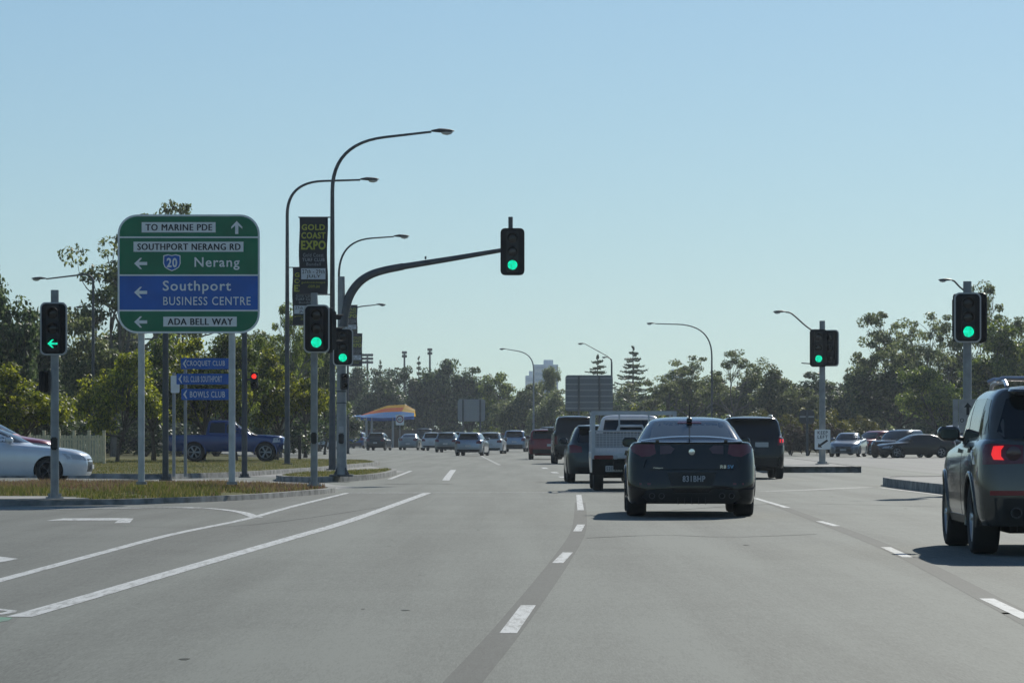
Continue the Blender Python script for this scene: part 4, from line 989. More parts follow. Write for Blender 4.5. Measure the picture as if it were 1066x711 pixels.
# keep left
Z = 128.6; s = F/Z
t = thing('keep_left_sign','white keep left sign with a black arrow on the median','road sign',(W(856,Z).x,Z,.2))
f = lambda px,py: ((px-856)/s, HT(py,Z)-.2)
b = MB(); a_,c_ = f(848,467.7),f(864.3,447); b.plate(rrect(a_[0],a_[1],c_[0],c_[1],.03),-.05,-.03,WHITE); b.tube([(-.16,-.015,HT(452,Z)-.2),(.16,-.015,HT(452,Z)-.2)],.02,STEEL_D,6); pn = b.build('sign_panel', t)
b = MB()
for s_,ya,yb in (('KEEP',448.6,451.9),('LEFT',453,456.3)):
    a_,c_ = f(851,yb),f(861.6,ya); b.text(s_,(a_[0],a_[1],c_[0],c_[1]),-.054,SBLACK,.01)
v = [f(*p) for p in ((851.2,465.5),(851.8,461.2),(853.2,462.4),(860.8,457.2),(862,459),(854.5,464.2),(855.8,465.8))]; b.add([(p[0],-.054,p[1]) for p in v],[tuple(range(7))],SBLACK); b.build('lettering', pn)
# arrow sign behind the grey SUV
Z = 72.6; s = F/Z
t = thing('arrow_sign','white sign with a black up arrow on the right median pole, behind the grey SUV','road sign',(W(1002,Z).x,Z,.2))
f = lambda px,py: ((px-1002)/s, HT(py,Z)-.2)
b = MB(); PALE = mat('sign_grey_white',(.34,.34,.33),.6,var=.15)
for xa,xb in ((991,996.5),(997,1016)):
    a_,c_ = f(xa,450),f(xb,415.5); b.plate([(a_[0],a_[1]),(c_[0],a_[1]),(c_[0],c_[1]),(a_[0],c_[1])],-.15,-.13,PALE)
b.box((.1,-.115,HT(425,Z)-.2),(.3,.03,.05),STEEL_D); pn = b.build('sign_panel', t)
b = MB(); v = [f(*p) for p in ((1002.5,424),(1006.5,419),(1010.5,424),(1008,424),(1008,432),(1005,432),(1005,424))]; b.add([(p[0],-.154,p[1]) for p in v],[tuple(range(7))],SBLACK)
for k in range(16):
    a0,a1 = 2*math.pi*k/16,2*math.pi*(k+1)/16; c0 = f(1000.5,437.5); r0,r1 = 1.4/s,2.1/s
    b.add([(c0[0]+r_*math.cos(a),-.154,c0[1]+r_*math.sin(a)) for a,r_ in ((a0,r0),(a1,r0),(a1,r1),(a0,r1))],[(0,3,2,1)],SBLACK)
b.build('lettering', pn)

# ---- street lamps
def street_lamp(label, px, Z, hx, hy, slope=.1, curve=1.1, z0=.14, r=.10, m=STEEL_D, base=True):
    """pole foot at px, lamp head starting at pixel (hx, hy)"""
    t = thing('street_lamp', label, 'street lamp', (W(px,Z).x, Z, z0), 0, 'street lamps along the road')
    s_ = F/Z; arm = abs(hx-px)/s_; sg = 1 if hx > px else -1; h = HT(hy,Z)-z0
    zc = h-slope*arm; hc = zc-curve; cx = min(curve*1.1, arm*.6)
    b = MB(); b.tube([(0,0,0),(0,0,.9),(0,0,.95),(0,0,hc*.6),(0,0,hc)],[r*1.15,r*1.15,r,r*.8,r*.62],m,14)
    if base: b.tube([(0,0,0),(0,0,.04)],r*2,m,12)
    b.build('pole', t)
    b = MB(); pts = []
    for k in range(13):
        u = k/12; pts.append((sg*(u*u*cx), 0, (1-u)**2*hc+2*u*(1-u)*zc+u*u*(zc+slope*cx)))
    pts += [(sg*(cx+(arm-cx)*k/3),0,zc+slope*(cx+(arm-cx)*k/3)) for k in (1,2,3)]
    b.tube(pts,[r*.62-(r*.26)*i/(len(pts)-1) for i in range(len(pts))],m,10); b.build('arm', t)
    lum(t, pts[-1], sg, .72); return t
street_lamp('nearest tall street lamp, arched over the left lane behind the mast signal',346,112,449,137.5,.115,1.5)
street_lamp('tall street lamp left of the nearest one, its pole on the grass',299,136,375,187.5,.03,1.25)
street_lamp('mid distance street lamp with its lamp just above the mast arm curve',352.8,165,410,246.5,.07,1.6,r=.085)
street_lamp('street lamp with a low looking arm ending right of the mast pole, beside banners',362,250,391,317.5,.1,1.0,z0=0)
street_lamp('faint far street lamp in front of the dark trees above the shade sail',421.5,520,414,389,.1,1.2,z0=0)
street_lamp('street lamp on the median left of the grey sign backs, lamp to its left',555.5,378,527,363.5,.16,1.7,z0=0,m=STEEL,r=.12)
street_lamp('street lamp behind the large sign back, with a slanting arm to the left',637,358,609,358,.55,.5,z0=0)
street_lamp('tall centre right street lamp with a long straight arm pointing left',741,300,682,337,.03,2.6,z0=0,r=.11)
street_lamp('street lamp rising out of the trees at the left, lamp above the arrow signal',97,175,48,290.5,-.12,.5,z0=0)
street_lamp('small far street lamp low in the trees at the left',100,262,89,320,-.06,.4,z0=0)
t = thing('street_lamp','short armed lamp head in front of the larger slanting lamp over the sign back','street lamp',(W(636.5,352).x,352,0),0,'street lamps along the road')
b = MB(); b.tube([(0,0,0),(0,0,HT(374,352))],[.08,.06],STEEL_D,8); b.tube([(0,0,HT(374,352)),(-.35,0,HT(373,352)+.1)],.05,STEEL_D,8); b.build('pole', t); lum(t,(-.3,0,HT(373,352)+.08),-1,.65)

# ---- banners
BAN = mat('banner_black',(.022,.024,.030),.7,var=.25,vscale=2); BYE = mat('banner_yellow',(.42,.44,.05),.7); BGR = mat('banner_grey',(.30,.34,.37),.7); BWH = mat('banner_pale',(.62,.66,.70),.7)
def banner(label, x0p, x1p, y0p, y1p, Z, polex):
    s = F/Z; t = thing('banner', label, 'banner', (W((x0p+x1p)/2,Z).x, Z, HT(y1p,Z)), 0, 'event banners on the lamp posts')
    wd = (x1p-x0p)/s; h = (y1p-y0p)/s; n = 8; vs = []
    b = MB()
    for k in range(n+1):
        for yy in (0,.006):
            for x in (-wd/2, wd/2): vs.append((x+.015*math.sin(k*1.1), yy+.03*math.sin(k*.8+x), h*k/n))
    b.add(vs, [(4*k,4*k+1,4*k+5,4*k+4) for k in range(n)]+[(4*k+3,4*k+2,4*k+6,4*k+7) for k in range(n)], BAN, True)
    b.build('cloth', t)
    b = MB(); ty = -.055
    def T(txt, u0,v0,u1,v1, m, bold=0): b.text(txt, (-wd/2+u0*wd, h*(1-v1), -wd/2+u1*wd, h*(1-v0)), ty, m, bold)
    T('GOLD',.09,.085,.91,.165,BYE,.03); T('COAST',.08,.19,.93,.275,BYE,.03); T('EXPO',.07,.30,.94,.42,BYE,.035)
    T('Gold Coast',.14,.465,.86,.515,BGR); T('TURF CLUB',.11,.53,.9,.575,BGR,.02); T('Bundall',.26,.59,.76,.63,BGR)
    xa, xb = -wd/2+.07*wd, -wd/2+.93*wd; b.add([(xa,ty,h*(1-.81)),(xb,ty,h*(1-.81)),(xb,ty,h*(1-.665)),(xa,ty,h*(1-.665))],[(0,1,2,3)],BWH)
    ty = -.062
    T('27th - 29th',.11,.68,.9,.735,SBLACK,.01); T('JULY',.26,.75,.76,.80,SBLACK,.02); T('goldcoastexpo',.08,.835,.92,.87,BYE); T('.com.au',.3,.885,.72,.92,BYE)
    b.build('lettering', t)
    b = MB(); xp = (polex-(x0p+x1p)/2)/s; xe = -wd/2-.03 if xp > 0 else wd/2+.03
    for z in (h+.02,-.02): b.tube([(xp,.03,z),(xe,.03,z)],.02,STEEL_D,6)
    b.build('bracket', t)
banner('black and yellow expo banner on the nearest tall lamp post, top one',311.5,341,227,306,111.6,345.5)
banner('expo banner half hidden behind the top one, on the left lamp post',304.5,331,279,338,135.6,298.5)
banner('small far banner with only its right edge showing past the mast pole',357,372,318,348.5,249.5,361)
banner('smallest far banner lower right of the mast pole, above the trees',364,377,347.5,381,262,363.5)

# ---- backs of road signs
def sign_back(label, x0p,x1p,y0p,y1p,Z,nb,posts,col):
    s = F/Z; cx = (x0p+x1p)/2; t = thing('road_sign_back', label, 'road sign', (W(cx,Z).x,Z,0))
    x0,x1 = (x0p-cx)/s,(x1p-cx)/s; z0,z1 = HT(y1p,Z),HT(y0p,Z)
    b = MB(); b.plate(rrect(x0,z0,x1,z1,.25),0,.03,col); pn = b.build('sign_panel', t)
    b = MB()
    for k in range(nb):
        z = z0+(z1-z0)*(k+.5)/nb; b.box((0,-.04,z),(x1-x0-.06,.06,.10),mat('rail_pale',(.36,.37,.37),.5,.3))
    b.build('rail', pn)
    for px in posts:
        b = MB(); x = (px-cx)/s; b.tube([(x,-.14,0),(x,-.14,z1-.05)],.085,STEEL_D,10); b.build('post', t)
sign_back('smaller grey sign back on two posts above the queue',476.5,505,415.5,438.5,345,4,(482,500),mat('sign_back_grey',(.34,.35,.36),.5,.2,var=.1))
sign_back('large dark grey sign back above the white ute, on two posts',588.5,638,390.5,428,300,6,(602.5,624),mat('sign_back_dark',(.18,.19,.20),.5,.2,var=.12))
sign_back('small dark sign back among the yellow shrubs, left of the keep left sign',832,848,426.5,441,225,1,(840,),mat('sign_back_brown',(.09,.085,.08),.6))
# speed limit sign
Z = 352; s = F/Z; t = thing('speed_sign','white speed limit sign with a red ring, in front of the shade sail','road sign',(W(416.3,Z).x,Z,0))
f = lambda px,py: ((px-416.3)/s, HT(py,Z)); b = MB(); b.tube([(0,.03,0),(0,.03,HT(433,Z))],.05,STEEL,8); b.build('post', t)
b = MB(); a_,c_ = f(412,442.5),f(420.6,431.5); b.plate(rrect(a_[0],a_[1],c_[0],c_[1],.08),-.05,-.02,WHITE); pn = b.build('sign_panel', t)
b = MB(); c0 = f(416.3,436.3); r0,r1 = 2.7/s,3.8/s
for k in range(24):
    a0,a1 = 2*math.pi*k/24,2*math.pi*(k+1)/24
    b.add([(c0[0]+r_*math.cos(a),-.06,c0[1]+r_*math.sin(a)) for a,r_ in ((a0,r0),(a1,r0),(a1,r1),(a0,r1))],[(0,3,2,1)],mat('ring_red',(.25,.03,.04),.5))
b.text('60',(c0[0]-.17,c0[1]-.14,c0[0]+.17,c0[1]+.14),-.06,SBLACK,.02); b.build('lettering', pn)
# small green sign and bollard
Z = 300; s = F/Z; t = thing('street_sign','small green road sign in the trees between the signal pole and lamp post','road sign',(W(334,Z).x,Z,0))
b = MB(); b.tube([(0,.03,0),(0,.03,HT(420,Z))],.05,STEEL_D,8); b.build('post', t)
b = MB(); b.plate([((330.5-334)/s,HT(437,Z)),((340-334)/s,HT(437,Z)),((340-334)/s,HT(419,Z)),((330.5-334)/s,HT(419,Z))],-.05,-.02,SGREEN); b.build('sign_panel', t)
Z = 165; t = thing('bollard','dark timber bollard on the grass beside the blue pickup','bollard',(W(312,Z).x,Z,.14))
b = MB(); b.rbox((0,0,.55),(.14,.14,1.1),mat('dark_timber',(.05,.045,.04),.8),.02); b.build('post', t)
# ---- shade sail
Z = 400; s = F/Z; t = thing('shade_shelter','blue, orange and yellow shade roof on pale posts beyond the queue','shelter',(W(398,Z).x,Z,0))
f = lambda px,py,dy=0: Vector(((px-398)/s, dy, HT(py,Z)))
b = MB(); eave = [(364,434.5),(372,433.5),(380,434.5),(398,435),(415,434.5),(431,433)]; top = [(366,432.5),(376,431.5),(389,426.5),(402,421.8),(421,420.8),(431,426)]
def cloth(name, col):
    m = mat(name, col, .7); nt = m.node_tree; t_ = nt.nodes.new('ShaderNodeBsdfTranslucent'); t_.inputs['Color'].default_value = (*col,1); mx = nt.nodes.new('ShaderNodeMixShader'); mx.inputs[0].default_value = .55
    nt.links.new(nt.nodes['Principled BSDF'].outputs[0], mx.inputs[1]); nt.links.new(t_.outputs[0], mx.inputs[2]); nt.links.new(mx.outputs[0], nt.nodes['Material Output'].inputs['Surface']); return m
CB = cloth('canopy_blue',(.08,.38,.90)); CO = cloth('canopy_orange',(.95,.17,.02)); CY = cloth('canopy_yellow',(.95,.55,.02)); CD = cloth('canopy_deep_blue',(.02,.10,.36))
E = [f(x,y,0) for x,y in eave]; Tp = [f(x,y,3.5) for x,y in top]
for k in range(5):
    a,b_,c,d = E[k],E[k+1],Tp[k+1],Tp[k]
    for lo,hi,m in ((0,.46,CB),(.46,.78,CO if k in (1,2,3) else (CB if k==0 else CY)),(.78,1,CY if k>1 else (CO if k==1 else CB))):
        b.add([a.lerp(d,lo),b_.lerp(c,lo),b_.lerp(c,hi),a.lerp(d,hi)],[(0,1,2,3)],m)
    b.add([a,b_,b_-Vector((0,0,.35)),a-Vector((0,0,.35))],[(3,2,1,0)],CD if 0<k<5 else CB)
    dd = Vector((0,3.5,0)); b.add([Tp[k],Tp[k+1],E[k+1]+dd*2,E[k]+dd*2],[(0,1,2,3)],CY)
b.build('canopy', t)
for px in (366,375,381.5,387,409):
    b = MB(); p = f(px,455); b.tube([(p.x,.1,0),(p.x,.1,HT(434.5,Z))],.12,mat('post_pale',(.4,.4,.38),.6),8); b.build('post', t)
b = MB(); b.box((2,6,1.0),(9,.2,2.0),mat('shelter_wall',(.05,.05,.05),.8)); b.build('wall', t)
# ---- floodlight towers
def flood(label, px, ytop, Z, rows, cols, wpx):
    s = F/Z; t = thing('floodlight_tower', label, 'floodlight', (W(px,Z).x,Z,0)); h = HT(ytop,Z)
    b = MB(); b.tube([(0,0,0),(0,0,h)],[.3,.14],STEEL_D,8); b.build('mast', t)
    b = MB(); wd = wpx/s
    for r_ in range(rows):
        z = h-r_*3.8/s; b.box((0,0,z),(wd,.1,.08),STEEL_D)
        for c_ in range(cols): b.rbox((-wd/2+wd*c_/(max(1,cols-1)),-.2,z+.15),(.5,.4,.45),STEEL_D,.05)
    b.build('lamp_rack', t)
flood('floodlight tower with three rows of lamps right of the banners',382.5,370.5,620,3,4,9)
flood('floodlight with two stacked heads above the dark trees, left one',421,368,600,2,2,2.2)
flood('floodlight with a single head above the dark trees, right one',447.5,365,600,2,2,2)
# ---- picket fence
Z = 140; s = F/Z; t = thing('picket_fence','cream picket fence behind the silver coupe','fence',(W(30,Z).x,Z,.14))
CRM = mat('cream_paint',(.80,.68,.44),.7,var=.15)
L_ = (108-30)/s; b = MB(); n = int(L_/.105)
for k in range(n): b.box((L_*k/n,0,.58),(.085,.02,1.05+.03*math.sin(k*2.1)),CRM)
b.build('pickets', t)
b = MB()
for z in (.25,.95): b.box((L_/2,.03,z),(L_,.04,.09),CRM)
b.build('rail', t)
for k in range(6): 
    b = MB(); b.box((L_*k/5,.07,.62),(.11,.10,1.24),CRM); b.rbox((L_*k/5,.07,1.27),(.14,.13,.06),CRM,.01); b.build('post', t)
# ---- distant towers
def tower(label, x0p,x1p,ytop,Z,col,fl):
    s = F/Z; w_ = (x1p-x0p)/s; h = HT(ytop,Z); t = thing('apartment_tower', label, 'tower', (W((x0p+x1p)/2,Z).x,Z,0))
    b = MB(); b.box((0,8,h/2),(w_,16,h),col); b.build('wall', t)
    b = MB()
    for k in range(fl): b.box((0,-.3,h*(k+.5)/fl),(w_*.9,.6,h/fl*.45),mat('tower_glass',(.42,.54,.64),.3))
    b.build('balcony_windows', t)
    b = MB(); b.box((w_*.1,8,h+1),(w_*.4,6,2),col); b.build('roof_plant', t)
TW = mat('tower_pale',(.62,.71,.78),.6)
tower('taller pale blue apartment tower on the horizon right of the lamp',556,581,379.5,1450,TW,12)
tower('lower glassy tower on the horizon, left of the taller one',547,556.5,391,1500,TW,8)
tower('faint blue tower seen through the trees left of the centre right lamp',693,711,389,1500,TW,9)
# ------------------------------------------------------------------ trees
def leaf_mat(name, a, bcol, c, tr=.35):
    m = bpy.data.materials.new(name); m.use_nodes = True; nt = m.node_tree; L = nt.links.new
    b = nt.nodes['Principled BSDF']; out = nt.nodes['Material Output']
    g = nt.nodes.new('ShaderNodeNewGeometry'); rp = nt.nodes.new('ShaderNodeValToRGB'); L(g.outputs['Random Per Island'], rp.inputs[0])
    e = rp.color_ramp.elements; e[0].color = (*a,1); e[1].color = (*c,1); k = e.new(.55); k.color = (*bcol,1)
    oi = nt.nodes.new('ShaderNodeObjectInfo'); hs = nt.nodes.new('ShaderNodeHueSaturation')
    mr = nt.nodes.new('ShaderNodeMapRange'); mr.inputs[3].default_value = .8; mr.inputs[4].default_value = 1.2
    L(oi.outputs['Random'], mr.inputs[0]); L(mr.outputs[0], hs.inputs['Value']); L(rp.outputs[0], hs.inputs['Color'])
    L(hs.outputs[0], b.inputs['Base Color']); b.inputs['Roughness'].default_value = .5; b.inputs['Specular IOR Level'].default_value = .28
    t = nt.nodes.new('ShaderNodeBsdfTranslucent'); h2 = nt.nodes.new('ShaderNodeHueSaturation'); h2.inputs['Value'].default_value = 1.7; h2.inputs['Saturation'].default_value = 1.1
    L(hs.outputs[0], h2.inputs['Color']); L(h2.outputs[0], t.inputs['Color'])
    mx = nt.nodes.new('ShaderNodeMixShader'); mx.inputs[0].default_value = tr
    L(b.outputs[0], mx.inputs[1]); L(t.outputs[0], mx.inputs[2]); L(mx.outputs[0], out.inputs['Surface'])
    return m
LF_Y = leaf_mat('leaf_yellow_green',(.055,.075,.012),(.165,.185,.026),(.42,.42,.07),.5)
LF_G = leaf_mat('leaf_green',(.040,.066,.016),(.115,.155,.034),(.30,.34,.09),.45)
LF_O = leaf_mat('leaf_olive',(.052,.070,.030),(.135,.16,.066),(.30,.32,.145),.45)
LF_D = leaf_mat('leaf_dark',(.024,.042,.020),(.062,.092,.040),(.17,.21,.09),.4)
LF_S = leaf_mat('shrub_yellow',(.06,.07,.015),(.12,.12,.03),(.20,.18,.05),.4)
LF_B = leaf_mat('shrub_brown',(.05,.04,.028),(.08,.06,.042),(.11,.085,.06),.25)
BARK = mat('bark',(.085,.07,.055),.9,var=.4,vscale=6,bump=.5,bscale=12); BARK_P = mat('pale_bark',(.19,.17,.15),.85,var=.35,vscale=4)

def leaves_mesh(name, centres, radii, per, size, rng, squash=.75, long=1.5):
    """leaf-sized quads scattered through clumps"""
    n = len(centres)*per
    c = np.repeat(np.array(centres), per, axis=0); r = np.repeat(np.array(radii), per)
    d = rng.normal(size=(n,3)); d /= np.linalg.norm(d,axis=1)[:,None]
    rad = r*rng.uniform(.25,1,n)**.55
    off = d*rad[:,None]; off[:,2] *= squash
    p = c+off
    nr = d*.6+rng.normal(size=(n,3))*.6; nr[:,2] += .75; nr /= np.linalg.norm(nr,axis=1)[:,None]
    a = np.cross(nr, rng.normal(size=(n,3))); a /= np.linalg.norm(a,axis=1)[:,None]; b = np.cross(nr,a)
    sz = size*rng.uniform(.6,1.35,n)
    A = a*(sz*long*.5)[:,None]; B = b*(sz*.5)[:,None]
    v = np.empty((n,4,3)); v[:,0] = p-A; v[:,1] = p-B*.9+A*.1; v[:,2] = p+A; v[:,3] = p+B*.9+A*.1
    me = bpy.data.meshes.new(name)
    me.vertices.add(4*n); me.vertices.foreach_set('co', v.astype(np.float32).ravel())
    me.loops.add(4*n); me.loops.foreach_set('vertex_index', np.arange(4*n,dtype=np.int32))
    me.polygons.add(n); me.polygons.foreach_set('loop_start', np.arange(0,4*n,4,dtype=np.int32))
    me.update(calc_edges=True); me.validate(); return me
def grow(kind, seed):
    """-> (trunk mesh, crown mesh); height about 8 m"""
    rng = np.random.default_rng(seed); tb = MB(); cs = []; rs = []
    def limb(p, d, L, r, depth):
        pts = [p]; q = p.copy(); dd = d.copy(); n = 5
        for k in range(n):
            dd = dd+rng.normal(size=3)*.16+np.array((0,0,.07)); dd /= np.linalg.norm(dd); q = q+dd*L/n; pts.append(q.copy())
        tb.tube(pts, [r*(1-.6*k/n) for k in range(n+1)], BARK_P if kind=='sparse' else BARK, 6, False)
        if depth == 0:
            k = 1 if kind=='sparse' else 2
            for q in pts[-k:]: cs.append(q+rng.normal(size=3)*.25); rs.append(rng.uniform(.42,.95)*(1.15 if kind!='sparse' else .85))
            return
        for k in range(rng.integers(3,5)):
            t = rng.uniform(.45,1); i = int(t*n); az = rng.uniform(0,2*math.pi)
            nd = dd*.7+np.array((math.cos(az),math.sin(az),rng.uniform(-.1,.7)))*.75; nd /= np.linalg.norm(nd)
            limb(pts[i], nd, L*rng.uniform(.5,.75), r*.5, depth-1)
    if kind in ('broad','sparse','fig'):
        th = {'broad':2.0,'sparse':3.4,'fig':1.6}[kind]; bend = rng.normal(size=2)*.25
        tp = [np.array((bend[0]*k/4*k/4,bend[1]*k/4*k/4,th*k/4)) for k in range(5)]
        r0 = {'broad':.17,'sparse':.15,'fig':.24}[kind]
        tb.tube(tp,[r0*(1.25 if k==0 else 1-.1*k) for k in range(5)],BARK_P if kind=='sparse' else BARK,10,False)
        nl = {'broad':7,'sparse':5,'fig':9}[kind]
        for k in range(nl):
            az = 2*math.pi*(k+rng.uniform(-.3,.3))/nl; up = rng.uniform(.35,1.3)
            d = np.array((math.cos(az),math.sin(az),up)); d /= np.linalg.norm(d)
            limb(tp[-1]-np.array((0,0,rng.uniform(0,.5))), d, rng.uniform(2.0,3.0)*(1.15 if kind=='sparse' else 1), r0*.55, 2 if kind!='fig' else 2)
        limb(tp[-1], np.array((.05,0,1.)), 3.2, r0*.6, 2)
        cs = np.array(cs); rs = np.array(rs)
        if kind == 'fig':
            # an irregular skirt of foliage hanging to a metre above the ground
            ex = []; 
            for k in range(60):
                a = rng.uniform(0,2*math.pi); rr = rng.uniform(2.2,3.3); ex.append((rr*math.cos(a),rr*math.sin(a),rng.uniform(1.3,3.6)))
            cs = np.vstack([cs,np.array(ex)]); rs = np.concatenate([rs,rng.uniform(.6,1.0,60)])
        per = {'broad':125,'sparse':110,'fig':110}[kind]; size = {'broad':.16,'sparse':.135,'fig':.18}[kind]
        # favour the outer shell so that clumps stand apart with shaded gaps between them
        ctr = cs.mean(0); dist = np.linalg.norm((cs-ctr)*np.array((1,1,1.2)),axis=1); order = np.argsort(-dist+rng.uniform(0,.9,len(cs)))
        sel = order[:{'broad':130,'sparse':110,'fig':200}[kind]]
        return tb, leaves_mesh(kind+'_crown', cs[sel], rs[sel], per, size, rng, .52)
    if kind == 'shrub':
        for k in range(90):
            a = rng.uniform(0,2*math.pi); rr = 1.5*math.sqrt(rng.uniform()); h = 2.4*math.sqrt(max(0,1-(rr/1.65)**2))*rng.uniform(.15,1.0)
            cs.append((rr*math.cos(a),rr*math.sin(a),.2+h)); rs.append(rng.uniform(.22,.42))
        for k in range(6):
            a = 2*math.pi*k/6; tb.tube([(0,0,0),(.5*math.cos(a),.5*math.sin(a),.9),(.9*math.cos(a),.9*math.sin(a),1.7)],[.04,.03,.015],BARK,5,False)
        return tb, leaves_mesh('shrub_crown', cs, rs, 60, .11, rng)
    if kind == 'casuarina':
        tb.tube([(0,0,0),(.1,0,3),(0,.1,8.6)],[.22,.15,.03],BARK,8,False)
        for k in range(190):
            h = rng.uniform(.09,1)**.8; z = .9+h*7.8; rm = 2.5*(1-h)**.7+.25; a = rng.uniform(0,2*math.pi); rr = rm*math.sqrt(rng.uniform(.05,1))
            cs.append((rr*math.cos(a),rr*math.sin(a),z-.22*rr)); rs.append(rng.uniform(.35,.62))
            if k%4 == 0: tb.tube([(0,0,z-.5),(rr*math.cos(a)*.8,rr*math.sin(a)*.8,z-.2*rr)],[.035,.012],BARK,4,False)
        return tb, leaves_mesh('casuarina_crown', cs, rs, 120, .095, rng, .9, 3.0)
PROTO = {}
for k, seeds in (('broad',(1,2,3)),('sparse',(11,12,13)),('fig',(21,22,23)),('shrub',(31,32)),('casuarina',(41,42))):
    for sd in seeds:
        tb, cm = grow(k, sd)
        o = tb.build('trunk'); tm = o.data; bpy.data.objects.remove(o); cm.materials.append(LF_G)
        co = np.empty(len(cm.vertices)*3, dtype=np.float32); cm.vertices.foreach_get('co', co); co = co.reshape(-1,3)
        PROTO.setdefault(k, []).append((tm, cm, float(np.percentile(co[:,2],99.5)), float(np.percentile(np.abs(co[:,0]),98.5))))
trng = random.Random(5)
def tree(kind, i, label, px, ytop, Z, wpx, lf, name='tree', cat='tree', group=None, z0=0.0):
    tm, cm, h0, w0 = PROTO[kind][i % len(PROTO[kind])]
    h = HT(ytop, Z)-z0; hw = wpx/2*Z/F; x = W(px,Z).x
    t = thing(name, label, cat, (x, Z, z0), trng.uniform(0,6.28), group)
    sz = h/h0; sx = hw/w0; t.scale = (sx, sx, sz)
    a = bpy.data.objects.new('trunk' if cat != 'shrub' else 'stems', tm); C.objects.link(a); a.parent = t
    c = bpy.data.objects.new('crown', cm); C.objects.link(c); c.parent = t
    c.material_slots[0].link = 'OBJECT'; c.material_slots[0].material = lf
    return t
TL = [
 # left roadside group
 ('broad',1,'dense dark tall tree filling the left edge of the view',-4,277,150,100,LF_D),
 ('casuarina',1,'dark conifer beside the left arrow signal, shorter than the edge tree',38,340,165,70,LF_D),
 ('broad',0,'low yellow green tree under the tall dark tree at the left edge',14,383,125,92,LF_Y),
 ('broad',1,'rounded olive tree just right of the left arrow signal',98,335,178,88,LF_O),
 ('sparse',0,'tall open gum rising left of the big sign with bare limbs',118,226,190,150,LF_O),
 ('sparse',1,'second tall open gum whose top shows above the big sign',186,214,196,110,LF_O),
 ('broad',2,'bright yellow green tree in front of the fence end',122,368,150,88,LF_Y),
 ('broad',0,'leafy green tree behind the left post of the big sign',160,352,158,84,LF_G),
 ('broad',1,'yellow green tree behind the blue club signs',212,356,157,88,LF_Y),
 ('broad',2,'green tree over the tray of the blue pickup',246,350,158.5,84,LF_G),
 ('broad',0,'tree directly above the bonnet of the blue pickup',288,368,166,72,LF_Y),
 ('sparse',2,'taller loose tree right of the big sign behind the left lamp post',292,318,185,80,LF_G),
 ('broad',1,'pale loose tree behind the signal on the verge tip',318,336,205,70,LF_O),
 ('broad',2,'low tree between the verge signal and the mast pole',338,392,240,54,LF_G),
 ('fig',0,'dark tree in the second row behind the fence',70,380,205,110,LF_D),
 ('fig',1,'dark tree in the second row behind the big sign',150,372,215,120,LF_D),
 ('fig',2,'dark tree in the second row behind the blue signs',225,376,215,110,LF_D),
 ('fig',0,'dark tree in the second row behind the pickup',290,384,225,90,LF_D),
 ('fig',0,'dark tree in the back row between the arrow signal and the big sign',125,338,232,120,LF_O),
 ('fig',1,'dark tree in the back row, seen under the big sign',185,344,235,110,LF_O),
 ('fig',2,'dark tree in the back row between the big sign and the left lamp post',268,350,240,100,LF_O),
 ('fig',0,'dark tree in the back row at the far left',20,360,220,120,LF_D),
 ('fig',1,'dark tree in the back row behind the verge tip signal',330,400,300,80,LF_D),
 # dark figs across the middle
 ('fig',0,'dark tree at the left end of the middle row, under the banners',366,385,440,70,LF_D),
 ('fig',1,'dark tree under the three row floodlight tower',394,388,430,60,LF_D),
 ('fig',2,'dark tree behind the shade shelter roof peak',424,385,450,66,LF_D),
 ('fig',0,'tallest dark tree of the middle row, right of the floodlights',462,377,450,66,LF_D),
 ('fig',1,'dark tree behind the smaller grey sign back',492,386,450,64,LF_D),
 ('fig',2,'tree at the right of the smaller grey sign back',522,391,430,64,LF_G),
 ('fig',0,'olive tree left of the median lamp post',548,402,400,62,LF_O),
 ('fig',1,'olive tree between the median lamp post and the large sign back',580,408,385,58,LF_O),
 ('broad',2,'thin tree standing before the taller distant tower',566,384,420,34,LF_O),
 ('fig',2,'low green tree in front of the left half of the large sign back',600,416,330,46,LF_G),
 ('fig',1,'tree below the right Norfolk pine',655,402,400,66,LF_O),
 ('shrub',0,'yellow green bush below the right Norfolk pine',668,423,330,54,LF_Y),
 # right
 ('sparse',0,'loose tree right of the Norfolk pine',694,384,330,70,LF_O),
 ('sparse',1,'loose tree left of the centre right lamp post',722,372,325,70,LF_O),
 ('sparse',2,'tallest loose tree right of the centre right lamp post',762,366,315,84,LF_O),
 ('fig',2,'dense tree above the black SUV',712,398,350,90,LF_G),
 ('fig',0,'dense tree behind the black SUV and yellow shrubs',775,396,345,90,LF_O),
 ('broad',0,'tree left of the median signal, with a pointed top',812,384,310,62,LF_O),
 ('fig',1,'dense dark tree behind the median signal pole',846,391,330,90,LF_D),
 ('fig',2,'dense tree right of the median signal boards',890,386,330,86,LF_O),
 ('sparse',0,'tall loose tree with its crown left of the white edged signal',934,326,300,84,LF_O),
 ('sparse',1,'tall loose tree just left of the white edged signal',972,328,290,84,LF_O),
 ('broad',1,'broad dark tree under the tall loose ones',935,370,300,110,LF_D),
 ('broad',2,'lighter green rounded tree low behind the facing cars',972,384,265,74,LF_G),
 ('sparse',2,'tallest tree at the right, behind the white edged signal',1034,296,270,104,LF_O),
 ('broad',0,'dense tree at the right edge above the grey SUV',1050,338,250,90,LF_G),
 ('fig',1,'dark tree behind the white edged signal pole',1005,372,290,90,LF_D),
 ('fig',0,'dark tree at the far right edge in the second row',1075,350,300,90,LF_D),
]
BR = [(690,402,390,90),(745,398,385,100),(800,404,385,100),(860,400,385,110),(925,396,370,110),(985,394,365,110),(1045,392,360,110),(1100,380,355,100),(640,418,480,80),(610,425,500,80)]
